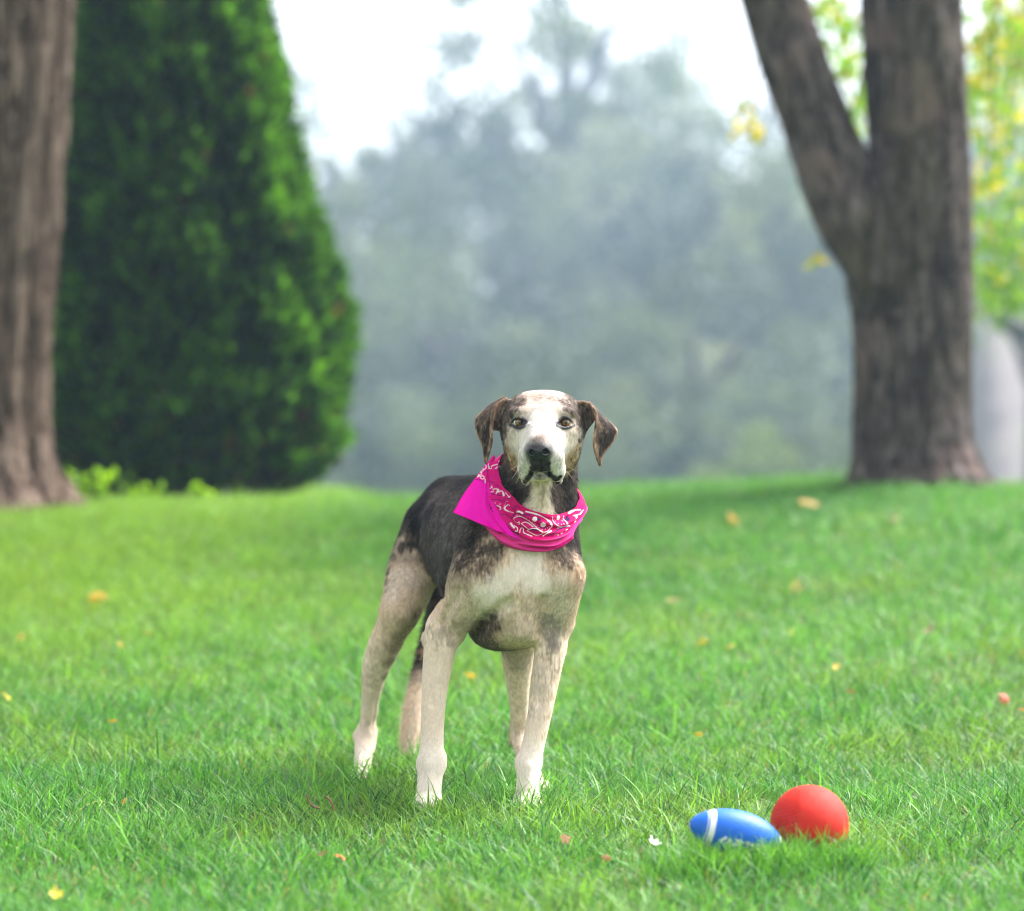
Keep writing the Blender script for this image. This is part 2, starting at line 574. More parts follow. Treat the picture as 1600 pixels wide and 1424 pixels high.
def trunk_np(pts, rad, n=72, flute=0.0, nfl=9, seed=0, flare=None):
    """tapered trunk through points with ridged bark; flare(t, ang) adds root spread"""
    pts = np.asarray(pts, float)
    q = catmull(np.concatenate([pts, np.asarray(rad, float)[:, None]], 1), (len(pts) - 1) * 16 + 1)
    m = len(q)
    ang = np.linspace(0, 2 * np.pi, n, endpoint=False)
    V = []
    for i in range(m):
        c = q[i, :3]; r = q[i, 3]
        rr = np.full(n, r)
        pos = np.stack([np.cos(ang) * 2.2, np.sin(ang) * 2.2, np.full(n, c[2] * 0.35 + seed)], 1)
        rr = rr * (1 + flute * (fbm(pos, 1.6, seed, 3) - 0.5) * 2)
        pos2 = np.stack([np.cos(ang) * 6, np.sin(ang) * 6, np.full(n, c[2] * 1.2 + seed)], 1)
        rr = rr + r * 0.09 * (vnoise(pos2, 1.7, seed + 3) - 0.5)
        pos3 = np.stack([np.cos(ang) * 12, np.sin(ang) * 12, np.full(n, c[2] * 2.6 + seed)], 1)
        rr = rr - min(r * 0.16, 0.022) * smooth01((0.30 - np.abs(fbm(pos3, 1.5, seed + 9, 2) - 0.5) * 4) / 0.3)
        if flare is not None:
            rr = rr * flare(c[2], ang)
        V.append(np.stack([c[0] + np.cos(ang) * rr, c[1] + np.sin(ang) * rr, np.full(n, c[2])], 1))
    V = np.concatenate(V)
    idx = np.arange(m * n).reshape(m, n); nx = np.roll(idx, -1, 1)
    return V, np.stack([idx[:-1], nx[:-1], nx[1:], idx[1:]], -1).reshape(-1, 4)

def leaves_np(c, size, aspect, direction, spread, col, droop=None, fold=True):
    """leaf blades: diamond of two triangles bent along the midrib; direction (n,3) is where the tip points"""
    n = len(c)
    d = direction + spread * rng.normal(size=(n, 3))
    d /= np.linalg.norm(d, axis=1, keepdims=True)
    s = np.cross(d, rng.normal(size=(n, 3)))
    s /= np.linalg.norm(s, axis=1, keepdims=True) + 1e-9
    nn = np.cross(d, s)
    L = size[:, None]; Wd = (size * aspect)[:, None]
    a = c - d * L * 0.5
    b = c + d * L * 0.5
    l = c - s * Wd * 0.5 + nn * L * 0.10
    r = c + s * Wd * 0.5 + nn * L * 0.10
    V = np.stack([a, l, b, r], 1).reshape(-1, 3)
    bs = (np.arange(n) * 4)[:, None, None]
    Fc = (bs + np.array([[0, 1, 2], [0, 2, 3]])[None]).reshape(-1, 3)
    return V, Fc, np.repeat(col, 4, axis=0)

def unit(n):
    v = rng.normal(size=(n, 3))
    return v / np.linalg.norm(v, axis=1, keepdims=True)

def crown_mesh(name, nclump, nleaf, rad, clump_r, leaf, c1, c2, aspect=0.6, shell=0.45, droop=-0.2):
    """a crown of leaf clumps in an ellipsoid of the given radii, gaps between clumps"""
    u = unit(nclump)
    rr = rng.uniform(shell, 1.0, nclump) ** 0.6
    cc = u * rr[:, None] * np.array(rad)
    cr = clump_r * rng.uniform(0.6, 1.3, nclump)
    k = rng.integers(0, nclump, nleaf)
    off = unit(nleaf) * (rng.random(nleaf) ** 0.45)[:, None] * cr[k][:, None] * np.array([1.15, 1.15, 0.75])
    pos = cc[k] + off
    tone = smooth01((rng.uniform(0.0, 1.0, nclump) - 0.25) / 0.5)[k] * 0.8 + 0.2 * rng.random(nleaf)
    col = np.array(c1)[None] * (1 - tone)[:, None] + np.array(c2)[None] * tone[:, None]
    col = col * rng.uniform(0.8, 1.2, (nleaf, 1))
    dr = off / (np.linalg.norm(off, axis=1, keepdims=True) + 1e-6) + np.array([0, 0, droop])
    V, Fc, Cc = leaves_np(pos, leaf * rng.uniform(0.7, 1.3, nleaf), aspect, dr, 0.8, col)
    return mesh_np(name, V, Fc, Cc)

FAR_LEAF = None
FARK = 1.55      # distance of the wood
def far_tree(name, px, ybase, height, mesh, scale, trunk_mat, label, group, trunk_h, cz, rot):
    ybase *= FARK; scale = tuple(v * FARK for v in scale); cz = (cz - 1.9) * FARK + 2.2; trunk_h = cz + 1.6 * scale[2]
    x = (px - 800.0) / F_PX * ybase
    z0 = float(ground_z(x, ybase)) - 0.1
    root = empty(name, (x, ybase, z0))
    tag(root, label, 'tree', group)
    V, Fc = trunk_np([(0, 0, 0), (0.1, 0, trunk_h * 0.5), (0.0, 0.1, trunk_h)], [0.32 * scale[2], 0.24 * scale[2], 0.10 * scale[2]], 14, 0.1, seed=int(px))
    # limbs into the crown
    VV, FF, nb = [V], [Fc], len(V)
    for k in range(6):
        a = rot + k * 1.05
        z1 = trunk_h * (0.35 + 0.09 * k)
        v, f = tube_np([(0.05, 0.05, z1), (math.cos(a) * scale[0] * 1.2, math.sin(a) * scale[0] * 1.2, z1 + scale[2] * 1.1), (math.cos(a) * scale[0] * 2.6, math.sin(a) * scale[0] * 2.6, z1 + scale[2] * 1.8)], [0.13 * scale[2], 0.08 * scale[2], 0.03], 7)
        VV.append(v); FF.append(f + nb); nb += len(v)
    add('trunk', mesh_np(name + '_trunk', np.concatenate(VV), np.concatenate(FF), smooth=True), trunk_mat, root)
    cr = add('crown', mesh, FAR_LEAF, root)
    cr.location = (0, 0, cz)
    cr.scale = scale
    cr.rotation_euler = (0, 0, rot)
    return root

def build_far_trees():
    global FAR_LEAF
    FAR_LEAF = leaf_material('far_foliage', 0.30, 0.55, 0.25)
    tm = bark_material('far_bark', (0.09, 0.08, 0.07), (0.04, 0.035, 0.03), (0.16, 0.14, 0.12))
    # crowns of unit size ~ radius 3 m; scaled per tree
    A = crown_mesh('crown_dense', 44, 8000, (3.0, 3.0, 3.3), 0.92, 0.22, (0.012, 0.030, 0.022), (0.150, 0.205, 0.110))
    B = crown_mesh('crown_pale', 38, 6400, (3.0, 3.0, 3.0), 0.90, 0.22, (0.055, 0.090, 0.060), (0.270, 0.310, 0.180))  # pale leaf tones paint sunlit clumps into the crown
    S = crown_mesh('crown_open', 60, 4600, (3.0, 3.0, 3.4), 0.55, 0.20, (0.070, 0.105, 0.035), (0.150, 0.190, 0.060), shell=0.2)
    Y = crown_mesh('crown_fresh', 40, 4200, (3.0, 3.0, 2.6), 0.7, 0.22, (0.11, 0.18, 0.045), (0.20, 0.28, 0.07))
    Z = crown_mesh('crown_sparse', 70, 2700, (3.0, 3.0, 3.6), 0.62, 0.20, (0.080, 0.115, 0.040), (0.170, 0.200, 0.070), shell=0.15)
    g = 'trees in the hazy background'
    T = [
        # px, dist, mesh, (sx,sy,sz), crown centre height, label
        (885, 84, S, (2.0, 2.0, 2.9), 12.5, 'tallest hazy background tree, open crown running out of the top of the picture'),
        (960, 92, S, (1.7, 1.7, 2.3), 12.0, 'open-crowned hazy background tree close right of the tallest one'),
        (1130, 70, A, (1.5, 1.5, 1.75), 7.3, 'rounded hazy background tree under the patch of white sky beside the forked trunk'),
        (1010, 80, B, (1.6, 1.6, 2.0), 8.6, 'pale hazy background tree between the tallest crown and the white sky patch'),
        (720, 62, A, (1.25, 1.25, 1.5), 4.3, 'dark hazy background tree left of the dog, below the bright sky gap'),
        (655, 96, Z, (2.0, 2.0, 2.6), 12.5, 'tall sparse background tree with sky sparkling through it, left of the tallest crown'),
        (520, 90, Z, (1.5, 1.5, 2.2), 10.5, 'sparse background tree against the sky beside the evergreen\'s upper edge'),
        (590, 80, S, (1.2, 1.2, 1.6), 8.0, 'thin hazy background tree beside the evergreen with sky showing through it'),
        (512, 66, S, (0.9, 0.9, 1.3), 5.9, 'slim pale background tree just right of the big evergreen'),
        (930, 56, B, (1.05, 1.05, 0.95), 3.6, 'pale rounded background tree above and right of the dog'),
        (1085, 52, A, (0.95, 0.95, 1.2), 3.0, 'low dark background tree to the right above the dog'),
        (1235, 60, B, (1.15, 1.15, 1.5), 5.4, 'pale background tree against the left side of the forked trunk'),
        (1340, 74, A, (1.4, 1.4, 1.9), 7.4, 'dark background tree mostly behind the forked trunk'),
        (820, 70, A, (1.35, 1.35, 1.7), 6.0, 'dark background tree straight above the dog'),
        (430, 78, A, (1.3, 1.3, 1.5), 5.2, 'dark background tree mostly behind the big evergreen'),
        (1625, 28, Y, (0.74, 0.74, 0.75), 6.2, 'fresh yellow-green tree at the right picture edge behind the forked trunk'),
        (1490, 120, B, (2.2, 2.2, 2.6), 13.0, 'pale distant tree behind the right side of the forked trunk'),
    ]
    for i, (px, dist, me, s3, cz, lab) in enumerate(T):
        far_tree('background_tree', px, dist, 0, me, s3, tm, lab, g, cz + 1.0, cz, i * 1.3)
    # understorey shrubs along the foot of the wood
    sh = [(575, 46, A, 0.62, 'dark hazy shrub beside the foot of the big evergreen'), (680, 44, A, 0.6, 'dark hazy shrub just left of the dog\'s head'), (785, 48, A, 0.70, 'dark hazy shrub behind the dog\'s left-hand ear'),
          (890, 43, A, 0.62, 'dark hazy shrub right behind the dog\'s head'), (985, 46, B, 0.60, 'pale hazy shrub a little right of the dog\'s head'), (1080, 44, A, 0.58, 'dark hazy shrub midway between the dog and the forked trunk'),
          (1185, 42, Y, 0.52, 'yellowish hazy shrub left of the forked trunk\'s foot'), (1290, 46, A, 0.62, 'dark hazy shrub touching the forked trunk\'s left edge'), (470, 50, A, 0.6, 'hazy shrub hidden mostly by the big evergreen')]
    for i, (px, dist, me, s, lab) in enumerate(sh):
        dist *= FARK; s *= FARK
        x = (px - 800.0) / F_PX * dist
        z0 = float(ground_z(x, dist)) - 0.1
        root = empty('background_shrub', (x, dist, z0))
        tag(root, lab, 'shrub', 'shrubs along the foot of the wood')
        cr = add('foliage', me, FAR_LEAF, root)
        cr.location = (0, 0, 2.3 * s); cr.scale = (s * 1.15, s * 1.1, s * 1.25); cr.rotation_euler = (0, 0, i * 2.1)
        v, f = trunk_np([(0, 0, 0), (0.03, 0, 0.8), (0, 0.05, 1.8)], [0.09, 0.07, 0.03], 10, 0.1, seed=i)
        add('stem', mesh_np('shrub_stem', v, f, smooth=True), tm, root)
    # pale bank seen beyond the forked trunk
    xs = np.linspace(0, 34, 60); ys = np.linspace(48, 82, 50)
    X, Yg = np.meshgrid(xs, ys)
    X = X + 0.176 * Yg
    q = np.stack([X.ravel(), Yg.ravel(), 0 * X.ravel()], 1)
    Z = ground_z(X, Yg) - 0.3 + 7.6 * smooth01((Yg - 49) / 13) * smooth01((X - 0.176 * Yg) / 1.2) + 0.5 * (fbm(q, 0.5, 3).reshape(X.shape) - 0.5)
    idx = np.arange(X.size).reshape(X.shape)
    Fq = np.stack([idx[:-1, :-1], idx[:-1, 1:], idx[1:, 1:], idx[1:, :-1]], -1).reshape(-1, 4)
    t = NT('bank_gravel')
    tc = t.n('ShaderNodeTexCoord'); n1 = t.n('ShaderNodeTexNoise', Scale=0.9, Detail=6.0)
    t.l(tc.outputs['Object'], n1.inputs['Vector'])
    c = t.ramp(n1.outputs[0], [(0.3, (0.13, 0.115, 0.12)), (0.52, (0.21, 0.185, 0.185)), (0.72, (0.15, 0.165, 0.105))])
    p = t.n('ShaderNodeBsdfPrincipled', Roughness=0.95); t.l(c, p.inputs['Base Color']); t.l(p.outputs[0], t.out.inputs['Surface'])
    o = add('gravel_bank', mesh_np('gravel_bank', np.stack([X.ravel(), Yg.ravel(), Z.ravel()], 1), Fq, smooth=True), t.m)
    tag(o, kind='structure')

def build_evergreen():
    D = 13.0
    k = D / F_PX
    cx = (302 - 800) * k
    z0 = float(ground_z(cx, D))
    root = empty('evergreen_tree', (cx, D, z0))
    tag(root, 'dense dark green conical evergreen tree beside the left trunk', 'tree')
    # outline: height above ground (m) -> half width (m)
    zz = lambda py: CAM_H - (py - HORIZON) * k - z0
    prof = [(zz(775), 150), (zz(740), 196), (zz(690), 228), (zz(600), 243), (zz(500), 246), (zz(420), 234), (zz(330), 206), (zz(200), 192), (zz(60), 174), (zz(-60), 150), (zz(-220), 112), (zz(-400), 60), (zz(-520), 4)]
    pc = [302, 302, 302, 302, 300, 294, 284, 273, 264, 258, 254, 252, 250]
    ph = np.array([p[0] for p in prof]); pr = np.array([p[1] for p in prof]) * k
    H = ph.max()
    def R(z, a):
        r = np.interp(z, ph, pr)
        q = np.stack([np.cos(a) * 1.1, np.sin(a) * 1.1, z * 0.9], 1)
        return r * (1 + 0.10 * (fbm(q, 2.2, 5, 3) - 0.5) * 2)
    CX = lambda z: (np.interp(z, ph[:], pc) - 302) * k
    n = 62000 if 'lite' not in DEV else 20000
    z = rng.uniform(ph.min(), H, int(n * 1.6))
    z = z[rng.random(len(z)) < (np.interp(z, ph, pr) / pr.max())][:n]
    n = len(z)
    a = rng.uniform(0, 2 * np.pi, n)
    q = np.stack([np.cos(a) * 0.9, np.sin(a) * 0.9, z * 0.8], 1)
    lump = fbm(q, 5.0, 9, 3)
    depth = rng.random(n) ** 1.6 * 0.26
    stray = np.where(rng.random(n) < 0.05, rng.uniform(0.0, 0.07, n), 0.0)
    r = np.maximum(R(z, a) - depth + 0.26 * (lump - 0.5) + stray, 0.02)
    pos = np.stack([np.cos(a) * r + CX(z), np.sin(a) * r, z], 1)
    out = np.stack([np.cos(a), np.sin(a), np.full(n, 0.9)], 1)
    tone = np.clip(0.55 * lump + 0.45 * rng.random(n), 0, 1)[:, None]
    tone = smooth01((tone - 0.34) / 0.48)
    col = np.array([0.006, 0.026, 0.010]) * (1 - tone) + np.array([0.105, 0.295, 0.020]) * tone
    brown = (rng.random(n) < 0.10 * smooth01((0.55 - z) / 0.4)) | (rng.random(n) < 0.006)
    col = np.where(brown[:, None], np.array([0.12, 0.07, 0.035]), col)
    V, Fc, Cc = leaves_np(pos, rng.uniform(0.06, 0.14, n), 0.36, out, 0.55, col)
    add('crown', mesh_np('evergreen_crown', V, Fc, Cc), leaf_material('evergreen_sprays', 0.52, 0.5, 0.15), root)
    # inner mass of dead twigs and old sprays
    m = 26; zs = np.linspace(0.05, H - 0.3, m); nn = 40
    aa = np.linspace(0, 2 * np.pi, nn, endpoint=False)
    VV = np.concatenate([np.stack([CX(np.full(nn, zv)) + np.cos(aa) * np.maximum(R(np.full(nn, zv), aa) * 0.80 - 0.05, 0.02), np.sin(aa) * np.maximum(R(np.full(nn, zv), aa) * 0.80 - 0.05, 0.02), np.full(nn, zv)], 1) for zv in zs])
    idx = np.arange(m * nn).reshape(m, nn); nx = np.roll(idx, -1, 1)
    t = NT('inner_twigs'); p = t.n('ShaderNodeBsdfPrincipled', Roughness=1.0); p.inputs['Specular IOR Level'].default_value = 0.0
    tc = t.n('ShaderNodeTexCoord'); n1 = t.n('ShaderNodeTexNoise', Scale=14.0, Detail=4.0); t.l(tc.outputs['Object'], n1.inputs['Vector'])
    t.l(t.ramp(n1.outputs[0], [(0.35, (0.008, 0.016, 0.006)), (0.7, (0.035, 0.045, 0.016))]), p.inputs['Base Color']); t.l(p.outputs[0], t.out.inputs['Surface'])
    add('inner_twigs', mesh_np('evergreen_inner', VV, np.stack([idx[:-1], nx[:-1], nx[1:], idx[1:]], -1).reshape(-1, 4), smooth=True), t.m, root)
    tb = bark_material('evergreen_bark', (0.12, 0.085, 0.06), (0.05, 0.035, 0.025), (0.2, 0.15, 0.11))
    v, f = trunk_np([(0, 0, -0.05), (0, 0, 0.6), (0, 0, H * 0.7)], [0.14, 0.11, 0.03], 20, 0.15, seed=2)
    add('trunk', mesh_np('evergreen_trunk', v, f, smooth=True), tb, root)

def build_left_tree():
    D = 10.2; k = D / F_PX
    X = lambda px: (px - 800) * k
    zg = float(ground_z(X(10), D))
    root = empty('tree', (X(-20), D, zg))
    ox = X(-20)
    tag(root, 'thick brown tree trunk with stringy bark cut off by the left picture edge', 'tree')
    Z = lambda py: CAM_H - (py - HORIZON) * k - zg
    # centre line and radius so that the right edge follows the photograph
    edge = [(800, 132), (770, 108), (735, 84), (690, 74), (600, 70), (400, 86), (150, 100), (0, 109), (-300, 116), (-900, 112), (-1500, 100)]
    rad = [150, 124, 104, 95, 92, 92, 91, 89, 86, 74, 40]
    pts = [(X(e) - r * k - ox, 0, Z(py)) for (py, e), r in zip(edge, rad)]
    # bury the foot
    pts = [(pts[0][0], 0, pts[0][2] - 0.10)] + pts
    rr = [rad[0] * k * 1.06] + [r * k for r in rad]
    fl = lambda z, a: 1 + 0.10 * np.exp(-max(z, 0) / 0.25) * np.sin(a * 5 + 1.0)
    v, f = trunk_np(pts, rr, 160, 0.05, seed=4, flare=fl)
    # long vertical strips of bark
    c = np.repeat(np.array([v.reshape(-1, 160, 3).mean(1)]), 160, axis=1).reshape(-1, 160, 3) if False else np.repeat(v.reshape(-1, 160, 3).mean(1), 160, axis=0)
    d = v - c; d[:, 2] = 0; rl = np.linalg.norm(d, axis=1, keepdims=True); d = d / (rl + 1e-9)
    an = np.arctan2(d[:, 1], d[:, 0]) + 0.10 * np.sin(v[:, 2] * 2.0)
    q = np.stack([np.cos(an) * 4, np.sin(an) * 4, v[:, 2] * 0.25], 1)
    rd = np.abs(fbm(q, 2.4, 21, 3) - 0.5)
    v = v + d * (0.018 - np.clip(0.05 - rd, 0, 1) * 0.9 * 1.0)[:, None]
    m = bark_material('stringy_bark', (0.215, 0.145, 0.110), (0.060, 0.038, 0.030), (0.42, 0.31, 0.255), scale=(20, 20, 0.9))
    add('trunk', mesh_np('left_trunk', v, f, smooth=True), m, root)
    cr = crown_mesh('left_crown', 44, 3500, (1.7, 1.7, 1.5), 0.6, 0.11, (0.03, 0.08, 0.02), (0.07, 0.17, 0.03))
    o = add('crown', cr, leaf_material('left_tree_leaf', 0.35), root)
    o.location = (pts[-1][0], 0, Z(-1500) + 0.3)
    GRASS_AVOID.append((X(20), D, 0.30))

def build_forked_tree():
    D = 10.0; k = D / F_PX
    X = lambda px: (px - 800) * k
    zg = float(ground_z(X(1432), D))
    ox = X(1432)
    root = empty('forked_tree', (ox, D, zg))
    tag(root, 'forked tree with thick grey-brown trunk standing right of the dog', 'tree')
    Z = lambda py: CAM_H - (py - HORIZON) * k - zg
    L = [(780, 1310, 1580), (755, 1322, 1556), (735, 1332, 1540), (710, 1336, 1529), (680, 1336, 1520), (600, 1338, 1514), (500, 1335, 1515), (440, 1326, 1517), (380, 1330, 1518), (300, 1352, 1516), (240, 1358, 1514), (150, 1354, 1508), (0, 1347, 1500), (-250, 1342, 1480), (-700, 1350, 1455), (-1300, 1370, 1430)]
    pts = [(X((a + b) / 2) - ox, 0, Z(py)) for py, a, b in L]; rr = [(b - a) / 2 * k for py, a, b in L]
    pts = [(pts[0][0], 0, pts[0][2] - 0.1)] + pts; rr = [rr[0] * 1.08] + rr
    fl = lambda z, a: 1 + 0.09 * np.exp(-max(z, 0) / 0.2) * np.sin(a * 4 + 0.4)
    m = bark_material('maple_bark', (0.105, 0.080, 0.073), (0.030, 0.022, 0.021), (0.27, 0.215, 0.21), scale=(15, 15, 3.0), moss=0.45, moss_col=(0.085, 0.075, 0.022), patch_col=(0.30, 0.20, 0.18))
    v, f = trunk_np(pts, rr, 120, 0.07, seed=8, flare=fl)
    # left limb leaves the trunk below the crotch
    M = [(500, 1400, 60), (440, 1385, 62), (380, 1352, 66), (320, 1325, 66), (250, 1297, 61), (200, 1278, 58), (100, 1240, 57), (0, 1208, 54), (-150, 1160, 50), (-500, 1070, 40), (-1000, 960, 22)]
    pts2 = [(X(a) - ox, -0.03, Z(py)) for py, a, r in M]; r2 = [r * k for py, a, r in M]
    trunk = add('trunk', mesh_np('forked_trunk', v, f, smooth=True), m, root)
    v2, f2 = trunk_np(pts2, r2, 90, 0.06, seed=15)
    add('limb', mesh_np('forked_limb', v2, f2, smooth=True), m, root)
    # knot scar low on the trunk
    a = np.linspace(0, 2 * np.pi, 28, endpoint=False)
    ring = [(X(1383) - ox + 24 * k * math.cos(t), -rr[7] * 0.93 + 0.012 * math.cos(t) ** 2, Z(470) + 27 * k * math.sin(t)) for t in a]
    rv, rf = tube_np(ring + ring[:1], [0.016] * 29, 8)
    add('knot', mesh_np('knot_ring', rv, rf, smooth=True), m, root)
    # crown overhead and drooping leafy twigs
    lm = leaf_material('maple_leaf', 0.50, 0.5, 0.2)
    cm = crown_mesh('maple_crown', 60, 5000, (2.2, 2.2, 1.7), 0.75, 0.12, (0.07, 0.15, 0.03), (0.16, 0.26, 0.04))
    o = add('crown', cm, lm, root); o.location = (-0.4, 0.4, Z(-1300) + 0.4)
    tw = [  # px, py, depth beyond the trunk, spread px, leaves, yellow share
        (1555, 40, 1.2, 46, 70, 0.5), (1585, 130, 2.5, 40, 60, 0.5), (1530, 140, 1.4, 26, 36, 0.6), (1565, 215, 2.0, 40, 60, 0.55), (1535, 290, 1.0, 20, 26, 0.8), (1590, 300, 2.6, 34, 60, 0.4),
        (1545, 370, 3.0, 34, 60, 0.15), (1585, 400, 3.0, 40, 90, 0.1), (1560, 450, 3.2, 36, 70, 0.15), (1595, 470, 3.0, 26, 40, 0.2), (1525, 70, 1.2, 14, 16, 0.9),
        (1310, 50, 1.6, 24, 46, 0.25), (1325, 110, 2.0, 22, 46, 0.3), (1330, 175, 2.0, 20, 36, 0.25), (1300, 10, 1.8, 26, 40, 0.4), (1335, 215, 2.4, 12, 14, 0.3),
        (1165, 195, 1.4, 17, 16, 0.95), (1190, 205, 1.4, 9, 7, 0.95), (1155, 180, 1.4, 8, 6, 0.9), (1272, 413, 0.8, 7, 6, 0.8), (1580, 90, 5.0, 60, 60, 0.3), (1570, 180, 5.5, 50, 60, 0.3), (1545, 20, 4.0, 60, 50, 0.5)]
    bm = bark_material('twig_bark', (0.10, 0.08, 0.06), (0.05, 0.04, 0.03), (0.16, 0.13, 0.10))
    LV, LF, LC, ln_ = [], [], [], 0
    for (px, py, dd, sp, nl, ye) in tw:
        nl = int(nl * (2.2 if px > 1290 else 1.0)); ye *= 0.62 if px > 1290 else 0.9
        dist = D + dd
        kk = dist / F_PX
        c0 = np.array([(px - 800) * kk - ox, dd, CAM_H - (py - HORIZON) * kk - zg])
        off = rng.normal(size=(nl, 3)) * np.array([sp * kk * 0.68, 0.18, sp * kk * 0.68])
        pos = c0 + off
        yl = rng.random(nl) < ye
        col = np.where(yl[:, None], np.array([0.50, 0.42, 0.015]), np.array([0.17, 0.34, 0.04])) * rng.uniform(0.75, 1.2, (nl, 1))
        V, Fc, Cc = leaves_np(pos, rng.uniform(0.036, 0.066, nl), 0.85, np.array([[0.1, 0, -0.8]]) * np.ones((nl, 1)), 0.6, col)
        LV.append(V); LF.append(Fc + ln_); LC.append(Cc); ln_ += len(V)
        top = c0 + np.array([0.25 if px < 1400 else -0.1, -dd * 0.6, 1.4])
        tv, tf_ = tube_np([c0 + np.array([0, 0, -sp * kk * 0.4]), c0 + np.array([0.02, -0.05, sp * kk]), (c0 + top) / 2 + np.array([0.05, 0, 0.1]), top], [0.002, 0.004, 0.006, 0.009], 6)
        add('twig', mesh_np('twig', tv, tf_, smooth=True), bm, root)
    hf = add('hanging_foliage', mesh_np('hanging_foliage', np.concatenate(LV), np.concatenate(LF), np.concatenate(LC)), lm, root)
    hf['kind'] = 'stuff'
    GRASS_AVOID.append((ox, D, 0.29))
# ------------------------------------------------------------------ the dog
WHITE = (0.80, 0.675, 0.585); CREAM = (0.75, 0.59, 0.475); TAN = (0.56, 0.405, 0.285); TANW = (0.68, 0.525, 0.41)
DARK = (0.008, 0.007, 0.0075); DBRN = (0.036, 0.027, 0.022); GREY = (0.052, 0.042, 0.039); EARB = (0.095, 0.066, 0.052)
NOSE = (0.010, 0.009, 0.013)
MUZ = (0.60, 0.54, 0.495)
FACE = (0.46, 0.375, 0.315)

def RP(r, dy=0.0):
    return r * (D0 + dy) / F_PX

